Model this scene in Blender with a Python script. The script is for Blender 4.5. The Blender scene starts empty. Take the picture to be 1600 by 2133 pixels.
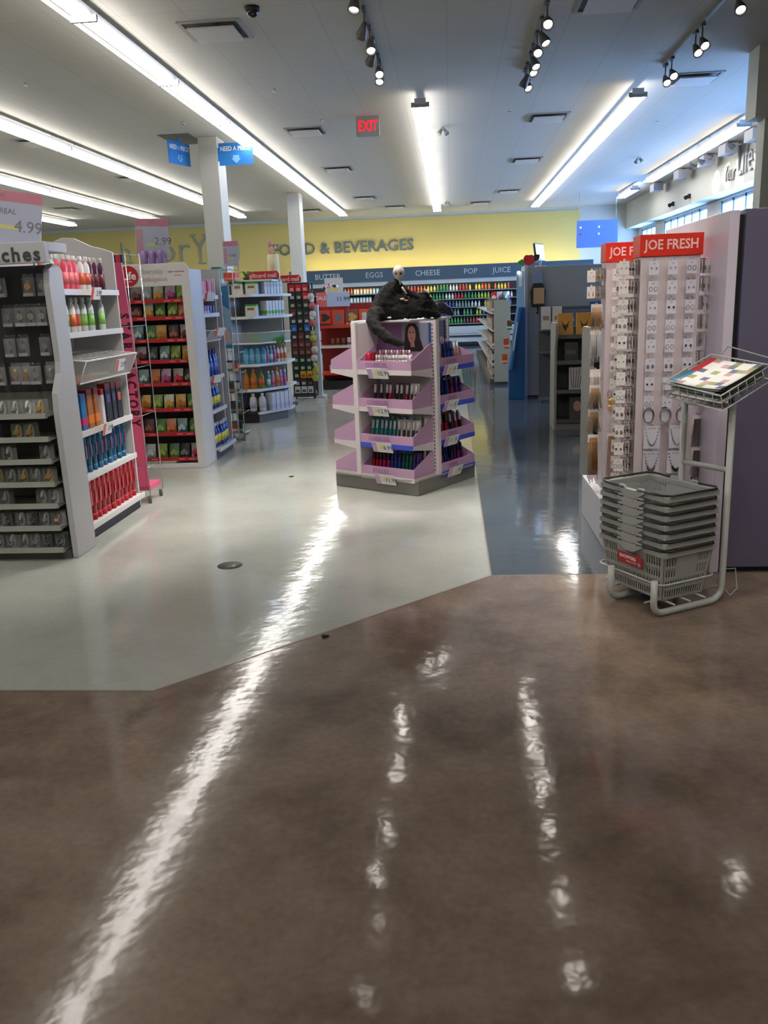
import bpy, math, random
from mathutils import Matrix, Vector, Euler
R_ = math.radians
random.seed(7)
SC = bpy.context.scene
COL = SC.collection

# ---------------------------------------------------------------- camera
cam_d = bpy.data.cameras.new('camera')
cam = bpy.data.objects.new('camera', cam_d); COL.objects.link(cam)
cam_d.sensor_fit = 'HORIZONTAL'; cam_d.sensor_width = 36.0
cam_d.lens = 36.0 * 1757.04 / 1600.0
cam_d.clip_start = 0.05; cam_d.clip_end = 200
yaw, pit, rol = R_(-4.96775), R_(-14.13826), R_(-2.21082)
fw = Vector((math.sin(yaw)*math.cos(pit), math.cos(yaw)*math.cos(pit), math.sin(pit)))
rg = Vector((math.cos(yaw), -math.sin(yaw), 0)); up = rg.cross(fw)
r2 = rg*math.cos(rol) + up*math.sin(rol); u2 = -rg*math.sin(rol) + up*math.cos(rol)
cam.matrix_world = Matrix(((r2.x, u2.x, -fw.x, 0), (r2.y, u2.y, -fw.y, 0), (r2.z, u2.z, -fw.z, 1.55), (0, 0, 0, 1)))
SC.camera = cam

# ---------------------------------------------------------------- light levels
EXPOSURE = 0.85
TUBE = 9.0          # fluorescent tubes
SPOT_W = 150.0       # track spotlights
DAY = 17.0           # daylight sky
COOLER_TUBE = 9.0
COVE_TUBE = 20.0
SC.view_settings.view_transform = 'Standard'
SC.view_settings.look = 'None'
SC.view_settings.gamma = 1
SC.view_settings.use_curve_mapping = False
SC.view_settings.exposure = EXPOSURE
SC.cycles.use_denoising = True
SC.cycles.max_bounces = 7
SC.cycles.diffuse_bounces = 4
SC.cycles.glossy_bounces = 3
SC.cycles.transparent_max_bounces = 10
SC.cycles.sample_clamp_indirect = 4
SC.cycles.caustics_reflective = False
SC.cycles.caustics_refractive = False
W = bpy.data.worlds.new('daylight'); SC.world = W; W.use_nodes = True
W.node_tree.nodes['Background'].inputs[0].default_value = (0.26, 0.50, 1.0, 1)
W.node_tree.nodes['Background'].inputs[1].default_value = DAY

# ---------------------------------------------------------------- materials
_M = {}
def mat(name, rgb=(.8, .8, .8), rough=.5, metal=0, emit=None, es=0, alpha=1, spec=.5, coat=0, bump=None, noise=None):
    """bump=(scale, distance); noise=(scale, rgb2, lo, hi)"""
    if name in _M: return _M[name]
    m = bpy.data.materials.new(name); m.use_nodes = True
    nt = m.node_tree; b = nt.nodes['Principled BSDF']
    b.inputs['Base Color'].default_value = (*rgb, 1); b.inputs['Roughness'].default_value = rough
    b.inputs['Metallic'].default_value = metal; b.inputs['Alpha'].default_value = alpha
    b.inputs['Specular IOR Level'].default_value = spec; b.inputs['Coat Weight'].default_value = coat
    if emit:
        b.inputs['Emission Color'].default_value = (*emit, 1); b.inputs['Emission Strength'].default_value = es
    if bump or noise:
        tc = nt.nodes.new('ShaderNodeTexCoord')
    if noise:
        n = nt.nodes.new('ShaderNodeTexNoise'); n.inputs['Scale'].default_value = noise[0]; n.inputs['Detail'].default_value = 6
        r = nt.nodes.new('ShaderNodeValToRGB'); r.color_ramp.elements[0].position = noise[2]; r.color_ramp.elements[1].position = noise[3]
        r.color_ramp.elements[0].color = (*rgb, 1); r.color_ramp.elements[1].color = (*noise[1], 1)
        nt.links.new(tc.outputs['Object'], n.inputs['Vector']); nt.links.new(n.outputs['Fac'], r.inputs['Fac'])
        nt.links.new(r.outputs['Color'], b.inputs['Base Color'])
    if bump:
        n = nt.nodes.new('ShaderNodeTexNoise'); n.inputs['Scale'].default_value = bump[0]; n.inputs['Detail'].default_value = 3
        bp = nt.nodes.new('ShaderNodeBump'); bp.inputs['Distance'].default_value = bump[1]; bp.inputs['Strength'].default_value = 1
        nt.links.new(tc.outputs['Object'], n.inputs['Vector']); nt.links.new(n.outputs['Fac'], bp.inputs['Height'])
        nt.links.new(bp.outputs['Normal'], b.inputs['Normal'])
    _M[name] = m
    return m
def srgb(r, g, b):
    return tuple(((c/255/12.92) if c/255 <= .04045 else ((c/255+.055)/1.055)**2.4) for c in (r, g, b))
def colr(r, g, b, rough=.45, **k):           # plain paint or print in an sRGB colour
    return mat('paint_%d_%d_%d_%d' % (r, g, b, int(rough*100)), srgb(r, g, b), rough, **k)

WHITE = mat('white_enamel', srgb(212, 212, 210), .4, bump=(90, .0004))
PALE = mat('pale_grey_laminate', srgb(176, 177, 180), .5, bump=(60, .0004))
PALEGREY = mat('light_grey_laminate', srgb(196, 196, 198), .45, bump=(60, .0004))
DKBACK = mat('dark_grey_pegboard', srgb(70, 70, 72), .7, bump=(50, .001))
BLACK = mat('black_plastic', srgb(22, 22, 23), .5)
CHROME = mat('chrome_wire', srgb(190, 190, 188), .25, metal=.9)
CLEAR = mat('clear_plastic', srgb(225, 230, 230), .08, alpha=.13, spec=.8)
CLEAR2 = mat('cloudy_clear_plastic', srgb(210, 212, 208), .12, alpha=.38, spec=.8)
GREYLAM = mat('mid_grey_laminate', srgb(136, 136, 129), .45, bump=(40, .0005))
DARKGREY = mat('dark_grey_laminate', srgb(82, 84, 82), .5, bump=(40, .0005))
LIL = mat('lilac_card', srgb(176, 140, 170), .5, bump=(80, .0002))
MAUVE = mat('mauve_card', srgb(178, 140, 174), .55)
PINK = mat('pink_card', srgb(206, 84, 118), .4)
RED = colr(178, 24, 34, .4)
JOERED = mat('orange_red_gloss_card', srgb(214, 38, 16), .35)
BLUELBL = colr(58, 76, 190, .4)
INK = colr(60, 60, 64, .6)
NAVYINK = colr(36, 44, 66, .6)
PAPER = colr(232, 232, 230, .6)
GOLD = mat('gold_metal', srgb(206, 160, 92), .28, metal=.9)
SILVER = mat('silver_metal', srgb(176, 172, 170), .25, metal=.9)
BRONZE = mat('dark_bronze_metal', srgb(92, 74, 66), .4, metal=.6)
TUBEM = mat('lit_fluorescent_tube', (1, 1, 1), .3, emit=srgb(255, 250, 242), es=TUBE)
LENSM = mat('lit_spot_lens', (1, 1, 1), .3, emit=srgb(255, 246, 236), es=24)

# ---------------------------------------------------------------- mesh builder
KIDS = {}; NEW = []
class MB:
    def __init__(s, T=None): s.v = []; s.f = []; s.mi = []; s.sm = []; s.T = T or Matrix()
    def add(s, vs, fs, m=0, smooth=False):
        o = len(s.v)
        s.v += [tuple(s.T @ Vector(p)) for p in vs]
        for f in fs: s.f.append(tuple(i+o for i in f)); s.mi.append(m); s.sm.append(smooth)
        return s
    def box(s, c, d, m=0, rz=0, rx=0, ry=0):
        E = Euler((rx, ry, rz)).to_matrix(); c = Vector(c); vs = []
        for x in (-.5, .5):
            for y in (-.5, .5):
                for z in (-.5, .5): vs.append(c + E @ Vector((x*d[0], y*d[1], z*d[2])))
        return s.add(vs, [(0, 1, 3, 2), (4, 6, 7, 5), (0, 4, 5, 1), (2, 3, 7, 6), (0, 2, 6, 4), (1, 5, 7, 3)], m)
    def bx(s, x0, x1, y0, y1, z0, z1, m=0):
        return s.box(((x0+x1)/2, (y0+y1)/2, (z0+z1)/2), (x1-x0, y1-y0, z1-z0), m)
    def prism(s, poly, ax, a0, a1, m=0):
        n = len(poly)
        def P(p, a): return {'x': (a, p[0], p[1]), 'y': (p[0], a, p[1]), 'z': (p[0], p[1], a)}[ax]
        vs = [P(p, a0) for p in poly] + [P(p, a1) for p in poly]
        fs = [tuple(range(n)), tuple(range(2*n-1, n-1, -1))] + [(i, i+n, (i+1) % n+n, (i+1) % n) for i in range(n)]
        return s.add(vs, fs, m)
    def cyl(s, p0, p1, r0, r1=None, n=12, m=0, caps=True):
        return s.tube([p0, p1], [r0, r0 if r1 is None else r1], n, m, caps=caps)
    def tube(s, pts, r, n=8, m=0, closed=False, caps=True, smooth=True):
        pts = [Vector(p) for p in pts]; k = len(pts); rr = r if isinstance(r, (list, tuple)) else [r]*k
        vs = []; prev = None
        for i, p in enumerate(pts):
            if closed: t = pts[(i+1) % k] - pts[i-1]
            else: t = pts[min(i+1, k-1)] - pts[max(i-1, 0)]
            t.normalize()
            if prev is None:
                a = Vector((0, 0, 1)) if abs(t.z) < .9 else Vector((1, 0, 0)); u = t.cross(a).normalized()
            else:
                u = (prev - t*prev.dot(t)).normalized()
            prev = u; w = t.cross(u)
            for j in range(n):
                a = 2*math.pi*j/n; vs.append(p + (u*math.cos(a) + w*math.sin(a))*rr[i])
        fs = []
        for i in range(k if closed else k-1):
            a = i*n; b = ((i+1) % k)*n
            for j in range(n): fs.append((a+j, a+(j+1) % n, b+(j+1) % n, b+j))
        s.add(vs, fs, m, smooth)
        if not closed and caps:
            o = len(s.v) - len(vs)
            s.f += [tuple(o+j for j in reversed(range(n))), tuple(o+(k-1)*n+j for j in range(n))]; s.mi += [m, m]; s.sm += [False, False]
        return s
    def lathe(s, prof, n=12, c=(0, 0, 0), m=0, sx=1, sy=1, smooth=True):
        vs = []; c = Vector(c)
        for (r, z) in prof:
            for j in range(n):
                a = 2*math.pi*(j+.5)/n; vs.append(c + Vector((r*math.cos(a)*sx, r*math.sin(a)*sy, z)))
        fs = []
        for i in range(len(prof)-1):
            for j in range(n): fs.append((i*n+j, i*n+(j+1) % n, (i+1)*n+(j+1) % n, (i+1)*n+j))
        fs += [tuple(reversed(range(n))), tuple((len(prof)-1)*n+j for j in range(n))]
        return s.add(vs, fs, m, smooth)
    def ball(s, c, r, nu=12, nv=8, m=0, sc=(1, 1, 1)):
        vs = []; c = Vector(c)
        prof = [(math.sin(math.pi*i/nv), -math.cos(math.pi*i/nv)) for i in range(nv+1)]
        for (q, z) in prof:
            for j in range(nu):
                a = 2*math.pi*j/nu; vs.append(c + Vector((max(q, .001)*math.cos(a)*r*sc[0], max(q, .001)*math.sin(a)*r*sc[1], z*r*sc[2])))
        fs = [(i*nu+j, i*nu+(j+1) % nu, (i+1)*nu+(j+1) % nu, (i+1)*nu+j) for i in range(nv) for j in range(nu)]
        return s.add(vs, fs, m, True)
    def text(s, txt, size, loc, face='-y', m=0, align='CENTER', ext=.002, sx=1, tilt=0, vert=False, bold=0, rot=None, sp=1):
        c = bpy.data.curves.new('t', 'FONT'); c.body = txt; c.size = size; c.align_x = align; c.align_y = 'CENTER'
        c.extrude = ext; c.space_character = sp; c.resolution_u = 2; c.offset = bold
        o = bpy.data.objects.new('t', c)
        me = bpy.data.meshes.new_from_object(o)
        rz = {'-y': 0, '+x': math.pi/2, '-x': -math.pi/2, '+y': math.pi}.get(face, 0)
        A = Matrix.Translation(Vector(loc)) @ Matrix.Rotation(rot if rot is not None else rz, 4, 'Z') @ Matrix.Rotation(math.pi/2, 4, 'X') @ Matrix.Rotation(tilt, 4, 'Z') @ Matrix.Diagonal((sx, 1, 1, 1))
        s.add([A @ v.co for v in me.vertices], [tuple(p.vertices) for p in me.polygons], m)
        bpy.data.objects.remove(o); bpy.data.curves.remove(c); bpy.data.meshes.remove(me)
        return s
    def build(s, name, mats, parent=None, bev=0, loc=None, rz=0, mods=None):
        me = bpy.data.meshes.new(name); me.from_pydata(s.v, [], s.f)
        for mm in (mats if isinstance(mats, (list, tuple)) else [mats]): me.materials.append(mm)
        me.polygons.foreach_set('material_index', s.mi); me.polygons.foreach_set('use_smooth', s.sm)
        me.validate(); me.update()
        o = bpy.data.objects.new(name, me); COL.objects.link(o); NEW.append(o)
        if parent: o.parent = parent
        if loc: o.location = loc
        o.rotation_euler = (0, 0, rz)
        if bev:
            b = o.modifiers.new('b', 'BEVEL'); b.width = bev; b.segments = 2; b.limit_method = 'ANGLE'
        return o
def tag(o, label, cat, group=None, kind=None):
    if len(label.split()) > 16: label = label.replace(' the ', ' ')
    o['label'] = label; o['category'] = cat
    if group: o['group'] = group
    if kind: o['kind'] = kind
    return o
def thing(name, label, cat, loc=(0, 0, 0), rz=0, group=None):
    o = bpy.data.objects.new(name, None); COL.objects.link(o); o.empty_display_size = .1
    o.location = loc; o.rotation_euler = (0, 0, rz)
    return tag(o, label, cat, group)
def struct(name, mb, mats, **k):
    o = mb.build(name, mats, **k); o['kind'] = 'structure'; return o
def copytree(o, parent=None):
    c = o.copy(); COL.objects.link(c)
    if parent: c.parent = parent
    for ch in KIDS.get(o.name, []): copytree(ch, c)
    return c
def freeze(o):
    """remember the parts of a thing, so that it can be copied"""
    def rec(q, allo):
        KIDS[q.name] = [x for x in allo if x.parent == q]
        for x in KIDS[q.name]: rec(x, allo)
    rec(o, [x for x in NEW[-80:] if x.parent is not None])
class Kind:
    """one of a kind is built with its parts, the others are copies of it"""
    def __init__(s, make): s.make = make; s.first = None
    def put(s, loc, rz, label, cat, group=None, tilt=(0, 0)):
        if s.first is None: o = s.first = s.make(); freeze(o)
        else: o = copytree(s.first)
        o.location = loc; o.rotation_euler = (tilt[0], tilt[1], rz); tag(o, label, cat, group)
        if not group and 'group' in o.keys(): del o['group']
        return o
def empty(name):
    o = bpy.data.objects.new(name, None); COL.objects.link(o); o.empty_display_size = .05; return o
ORD = 'first second third fourth fifth sixth seventh eighth ninth tenth eleventh twelfth thirteenth fourteenth fifteenth sixteenth'.split()
_MR = math.pi/2

# ---------------------------------------------------------------- the room
X0, X1, Y0, Y1, ZC = -14.0, 5.6, -5.0, 28.9, 4.2
def floor_mat(name, c1, c2, c3, rough, bumpd, bs=5.0, grain=.3):
    m = bpy.data.materials.new(name); m.use_nodes = True; nt = m.node_tree; b = nt.nodes['Principled BSDF']; L = nt.links.new
    tc = nt.nodes.new('ShaderNodeTexCoord')
    n1 = nt.nodes.new('ShaderNodeTexNoise'); n1.inputs['Scale'].default_value = 1.5; n1.inputs['Detail'].default_value = 10; n1.inputs['Roughness'].default_value = .66; n1.inputs['Distortion'].default_value = .15
    r1 = nt.nodes.new('ShaderNodeValToRGB'); e = r1.color_ramp.elements
    e[0].position = .36; e[0].color = (*c1, 1); e[1].position = .66; e[1].color = (*c3, 1)
    k = r1.color_ramp.elements.new(.5); k.color = (*c2, 1)
    n3 = nt.nodes.new('ShaderNodeTexNoise'); n3.inputs['Scale'].default_value = 38; n3.inputs['Detail'].default_value = 4
    mx = nt.nodes.new('ShaderNodeMix'); mx.data_type = 'RGBA'; mx.blend_type = 'OVERLAY'; mx.inputs[0].default_value = grain
    L(tc.outputs['Object'], n1.inputs['Vector']); L(tc.outputs['Object'], n3.inputs['Vector'])
    L(n1.outputs['Fac'], r1.inputs['Fac']); L(r1.outputs['Color'], mx.inputs[6]); L(n3.outputs['Fac'], mx.inputs[7]); L(mx.outputs[2], b.inputs['Base Color'])
    n2 = nt.nodes.new('ShaderNodeTexNoise'); n2.inputs['Scale'].default_value = bs; n2.inputs['Detail'].default_value = 3.5; n2.inputs['Roughness'].default_value = .55
    bp = nt.nodes.new('ShaderNodeBump'); bp.inputs['Distance'].default_value = bumpd; bp.inputs['Strength'].default_value = 1
    L(tc.outputs['Object'], n2.inputs['Vector']); L(n2.outputs['Fac'], bp.inputs['Height']); L(bp.outputs['Normal'], b.inputs['Normal'])
    mr = nt.nodes.new('ShaderNodeMapRange'); mr.inputs['To Min'].default_value = rough*.7; mr.inputs['To Max'].default_value = rough*1.4
    L(n1.outputs['Fac'], mr.inputs['Value']); L(mr.outputs[0], b.inputs['Roughness'])
    b.inputs['Specular IOR Level'].default_value = .55
    return m
BROWN = floor_mat('polished_brown_concrete', srgb(102, 87, 76), srgb(125, 109, 96), srgb(142, 125, 110), .085, .0018, 5, .2)
LIGHTF = floor_mat('polished_pale_grey_concrete', srgb(164, 166, 160), srgb(171, 174, 167), srgb(176, 178, 170), .095, .0024, 5, .08)
GREYF = floor_mat('polished_blue_grey_concrete', srgb(62, 68, 74), srgb(70, 77, 83), srgb(80, 86, 90), .085, .0014, 6, .15)
f = MB()
A = (-1.27, 3.15); B = (.2, 4.61)
f.add([(X0, Y0, 0), (X1, Y0, 0), (X1+.6, Y0, 0), (X1+.6, B[1], 0), (B[0], B[1], 0), (A[0], A[1], 0), (X0, A[1], 0)], [(0, 1, 2, 3, 4, 5, 6)], 0)
f.add([(X0, A[1], 0), (A[0], A[1], 0), (B[0], B[1], 0), (.18, Y1, 0), (X0, Y1, 0)], [(0, 1, 2, 3, 4)], 1)
f.add([(B[0], B[1], 0), (X1+.6, B[1], 0), (X1+.6, Y1, 0), (.18, Y1, 0)], [(0, 1, 2, 3)], 2)
struct('floor', f, [BROWN, LIGHTF, GREYF])
t = MB()
for (p, q) in ((A, B), ((X0, A[1]), A), (B, (X1, B[1])), (B, (.18, 28.0))):
    d = Vector((q[0]-p[0], q[1]-p[1], 0)); n = Vector((-d.y, d.x, 0)).normalized()*.004
    t.add([(p[0]-n.x, p[1]-n.y, .0008), (q[0]-n.x, q[1]-n.y, .0008), (q[0]+n.x, q[1]+n.y, .0008), (p[0]+n.x, p[1]+n.y, .0008)], [(0, 1, 2, 3)])
struct('trim_1', t, colr(120, 108, 98, .4))
# ceiling: painted tiles with faint seams
CE = bpy.data.materials.new('painted_ceiling_tiles'); CE.use_nodes = True; nt = CE.node_tree; b = nt.nodes['Principled BSDF']
tc = nt.nodes.new('ShaderNodeTexCoord'); br = nt.nodes.new('ShaderNodeTexBrick'); br.offset = 0
br.inputs['Color1'].default_value = (*srgb(182, 179, 170), 1); br.inputs['Color2'].default_value = (*srgb(184, 181, 172), 1); br.inputs['Mortar'].default_value = (*srgb(172, 169, 160), 1)
br.inputs['Scale'].default_value = 1; br.inputs['Brick Width'].default_value = .61; br.inputs['Row Height'].default_value = 1.22; br.inputs['Mortar Size'].default_value = .008
nt.links.new(tc.outputs['Object'], br.inputs['Vector']); nt.links.new(br.outputs['Color'], b.inputs['Base Color']); b.inputs['Roughness'].default_value = .8
struct('ceiling', MB().bx(X0-.2, X1+.8, Y0-.2, Y1+.2, ZC, ZC+.15), CE)
WALLM = mat('painted_drywall', srgb(196, 196, 186), .7, bump=(30, .0006))
YEL = mat('yellow_painted_drywall', srgb(208, 188, 112), .65, bump=(30, .0006))
struct('wall_left', MB().bx(X0-.2, X0, Y0, Y1, 0, ZC), WALLM)
struct('wall_front', MB().bx(X0, X1+.6, Y0-.2, Y0, 0, ZC), WALLM)
w = MB(); w.bx(X0, X1+.6, Y1, Y1+.2, 0, ZC)
struct('wall_back', w, WALLM)
struct('trim_2', MB().bx(X0, 4.15, Y1-.02, Y1-.001, 2.3, ZC-.1), YEL)
# right wall: upper face, recessed window wall with piers
WB, WT = 1.9, 3.38
wins = [(26.6, 28.5), (21.4, 25.6), (16.4, 20.4), (11.6, 15.4)]
w = MB(); w.bx(X1, X1+.42, Y0, Y1, 3.44, ZC); w.bx(X1+.4, X1+.6, Y0, Y1, 0, WB); w.bx(X1+.4, X1+.6, Y0, Y1, WT, 3.45)
ys = [Y0] + [q for a in sorted(wins) for q in a] + [Y1]
for i in range(0, len(ys), 2): w.bx(X1+.4, X1+.6, ys[i], ys[i+1], WB, WT)
struct('wall_right', w, WALLM)
FR = mat('daylight_tinted_frame', srgb(150, 176, 200), .4)  # blue tint of the daylight is put into the white frame's colour
GLS = mat('window_glass', srgb(200, 225, 245), .02, alpha=.12)
for i, (a, c) in enumerate(wins):
    e = empty('window_%d' % (i+1)); e['kind'] = 'structure'; e.location = (X1+.48, (a+c)/2, 0)
    L = (c-a)/2; fr = MB()
    for z in (WB+.03, WT-.03, ): fr.bx(-.05, .05, -L, L, z-.03, z+.03)
    n = max(2, round((c-a)/.75))
    for k in range(n+1):
        y = -L + .03 + (2*L-.06)*k/n; fr.bx(-.05, .05, y-.055, y+.055, WB, WT)
    fr.build('window_frame', FR, e, bev=.004)
    MB().bx(-.004, .004, -L, L, WB, WT).build('pane', GLS, e)
    pl = bpy.data.lights.new('portal', 'AREA'); pl.shape = 'RECTANGLE'; pl.size = c-a; pl.size_y = WT-WB; pl.cycles.is_portal = True
    po = bpy.data.objects.new('daylight_portal', pl); COL.objects.link(po); po.parent = e; po.location = (.12, 0, (WB+WT)/2)
    po.rotation_euler = Euler((0, math.pi/2, 0)); pl.size, pl.size_y = WT-WB, c-a
# projecting wall by the entrance and its soffit
struct('wall_projecting', MB().bx(3.69, X1+.6, 11.0, 11.25, 0, ZC), WALLM)
struct('trim_3', MB().bx(3.545, X1, 10.9, 11.26, 3.44, ZC), WALLM)
for i, (x, y) in enumerate(((-4.04, 14.4), (-4.04, 22.0))):
    c = struct('column_%d' % (i+1), MB().bx(0, .31, 0, .48, 0, ZC), PALE if 0 else mat('painted_column', srgb(178, 178, 172), .6), bev=.008, loc=(x, y, 0))
struct('baseboard_back', MB().bx(4.2, X1, Y1-.02, Y1-.001, 0, .12), DARKGREY)

# ---------------------------------------------------------------- ceiling lights
def make_light():
    o = empty('ceiling_light')
    MB().bx(-.075, .075, -1.2, 1.2, 0, .07).build('housing', mat('white_lamp_housing', srgb(190, 190, 194), .4), o)
    for x in (-.095, 0, .095):
        MB().cyl((x, -1.185, -.022), (x, 1.185, -.022), .017, n=8).build('tube', TUBEM, o)
    for y in (-1.19, 1.19): MB().bx(-.12, .12, y-.006, y+.006, -.04, .02).build('end_cap', colr(150, 150, 150), o)
    s_ = MB()
    for y in (-.8, .8): s_.cyl((0, y, .07), (0, y, .15), .005, n=6)
    s_.build('hanger', CHROME, o)
    return o
LK = Kind(make_light)
rows = [(-3.18, -1.2, 26.5, 'long row left of the price check column'), (-6.06, 4.5, 25.7, 'row above the hair care aisle'),
        (-8.6, 11.3, 25.7, 'row nearest the left edge'), (-11.2, 16.2, 25.7, 'short row at the far left'),
        (-.37, 12.2, 26.5, 'middle row over the cosmetics stand'), (2.5, 12.35, 26.5, 'row right of the middle one'),
        (-.37, -4.6, -.4, 'short row behind the entrance, over the brown floor'), (2.5, -4.6, -.4, 'added unseen row behind the camera, right side'), (-6.06, -4.6, 2.1, 'row over the front left of the store'),  # rows added out of view to brighten the foreground
        (4.72, 15.0, 21.8, 'row beside the windows'), (4.72, 23.3, 25.2, 'short row in the far right corner')]
for (x, a, c, d) in rows:
    n = max(1, round((c-a)/2.4)); st = (c-a)/n
    for k in range(n):
        o = LK.put((x, a+st*(k+.5), ZC-.15), 0, '%s fluorescent batten from the near end, %s' % (ORD[k], d), 'ceiling light', 'fluorescent battens of the ' + d)
        o.scale = (1, st/2.4*.999, 1)

# ---------------------------------------------------------------- track spotlights
def head_mesh():
    o = empty('track_spotlight')
    MB().lathe([(.018, .0), (.03, .03), (.058, .10), (.062, .13), (.052, .13), (.04, .09), (.02, .06)], 14, (0, 0, -.02)).build('lamp_shade', mat('grey_spot_metal', srgb(100, 98, 95), .45, metal=.3), o)
    MB().cyl((0, 0, .085), (0, 0, .098), .049, n=14).build('lens', LENSM, o)
    return o
def spotlight(x, y, aim, label, group, power=SPOT_W, rail_z=4.14):
    """head hung from the rail by a stem, turned towards aim"""
    r = empty('track_spotlight'); r.location = (x, y, rail_z); tag(r, label, 'spotlight', group)
    MB().tube([(0, 0, 0), (0, 0, -.06), (0, 0, -.13)], .009, n=6).bx(-.02, .02, -.05, .05, -.03, 0).build('stem', mat('grey_spot_metal', srgb(100, 98, 95), .45, metal=.3), r)
    d = (Vector(aim) - Vector((x, y, rail_z-.15))).normalized()
    q = d.to_track_quat('Z', 'Y')
    S = MB(); S.T = Matrix.Translation((0, 0, -.15)) @ q.to_matrix().to_4x4()
    S.lathe([(.018, -.03), (.028, .0), (.050, .08), (.053, .12), (.044, .12), (.036, .08), (.02, .05)], 14).build('lamp_shade', mat('grey_spot_metal', srgb(100, 98, 95), .45, metal=.3), r)
    S = MB(); S.T = Matrix.Translation((0, 0, -.15)) @ q.to_matrix().to_4x4()
    S.cyl((0, 0, .07), (0, 0, .104), .038, n=14).build('lens', LENSM, r)
    if power:
        l = bpy.data.lights.new('spot_lamp', 'SPOT'); l.energy = power; l.spot_size = R_(46); l.spot_blend = .5; l.shadow_soft_size = .045; l.color = (1, .93, .86)
        lo = bpy.data.objects.new('spot_lamp', l); COL.objects.link(lo); lo.parent = r; lo.location = Vector((0, 0, -.15)) + d*.13
        lo.rotation_euler = d.to_track_quat('-Z', 'Y').to_euler()
RAILM = mat('track_rail_paint', srgb(128, 126, 120), .5)
for (x, a, c, d) in ((-.76, .2, 10.95, 'over the cosmetics stand'), (.93, .2, 11.4, 'over the blue grey aisle'), (2.62, .8, 11.5, 'near the projecting wall')):  # rails lengthened towards the camera to carry the added heads
    tag(MB().bx(-.018, .018, -(c-a)/2, (c-a)/2, -.03, 0).build('track_rail', RAILM, loc=(x, (a+c)/2, ZC-.001)), 'grey lighting track rail on the ceiling ' + d, 'track rail', 'ceiling track rails')
G_A = (-.35, 6.6, .4); SPN = (1.2, 4.95, 1.0)
H1 = [(10.45, (-1.0, 8.0, .6), 1), (10.2, (-.1, 7.0, .8), 0), (9.6, (-3.0, 12.5, .8), 0), (9.2, (-.2, 6.4, 0), 0), (8.65, (-2.6, 11.6, .6), 0), (7.9, (-1.3, 6.3, 0), 1), (7.2, (-2.6, 5.8, .8), 1), (6.4, (-.6, 7.0, .5), 1), (5.6, (-1.4, 6.6, .5), 1), (3.7, (-2.6, 5.3, 1), 1), (2.3, (-2.9, 5.0, 1.2), 1), (.9, (-.4, 6.6, .9), 1)]  # heads nearest the camera are added, unseen, to brighten left fixtures and stand
for k, (y, aim, pw) in enumerate(H1):
    spotlight(-.76, y, aim, '%s spotlight from the far end, over the cosmetics stand' % ORD[k], 'spotlights over the cosmetics stand', (SPOT_W if y > 4.5 else 55) if pw else 0, ZC-.032)
H2 = [(11.2, (2.2, 9.0, .8)), (10.95, (-.6, 12.0, 1)), (10.5, (2.0, 8.0, 1)), (10.2, (2.0, 8.0, .6)), (9.75, (1.0, 6.0, .6)), (9.3, (2.4, 7.5, .5)), (8.8, (.9, 5.0, .6)), (7.9, (1.1, 5.8, .6)), (6.9, (1.2, 5.3, .8)), (5.9, (1.2, 5.6, 1.0)), (5.0, (1.25, 6.6, .7)), (3.5, (1.2, 4.9, 1.1)), (2.2, (1.05, 4.1, .4)), (.9, (1.2, 4.9, 1.0))]  # the nearest heads are added out of view to light jewellery and baskets
for k, (y, aim) in enumerate(H2):
    spotlight(.93, y, aim, '%s spotlight from the far end, over the blue grey aisle' % ORD[k], 'spotlights over the blue grey aisle', (SPOT_W*.75 if k < 11 else 45) if k in (0, 2, 3, 7, 8, 9, 10, 11, 12, 13) else 0, ZC-.032)
H3 = [(11.4, (2.9, 8.5, 1.2)), (11.1, (3.1, 8.0, 1.2)), (10.1, (3.2, 7.4, 1.2)), (9.85, (3.1, 7.0, 1.2)), (8.7, (2.6, 6.0, 1)), (7.2, (2.3, 5.4, 1)), (3.0, (1.7, 4.6, .9)), (1.4, (1.2, 4.1, .5))]  # nearest heads added beyond the view to brighten the cabinet and basket rack
for k, (y, aim) in enumerate(H3):
    spotlight(2.62, y, aim, '%s spotlight from the far end, near the projecting wall' % ORD[k], 'spotlights near the projecting wall', (90 if k < 6 else 30) if k > 2 else 0, ZC-.032)
for k, (y, aim) in enumerate(((19.4, (5.6, 19.4, 3.7)), (18.2, (5.6, 18.0, 3.7)), (16.9, (5.6, 16.9, 3.7)), (18.8, (5.6, 18.7, 3.75)))):
    spotlight(5.05, y, aim, '%s wall washing spotlight from the far end above the grey wall lettering' % ORD[k], 'spotlights above the wall lettering', 70, ZC-.005)

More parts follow.
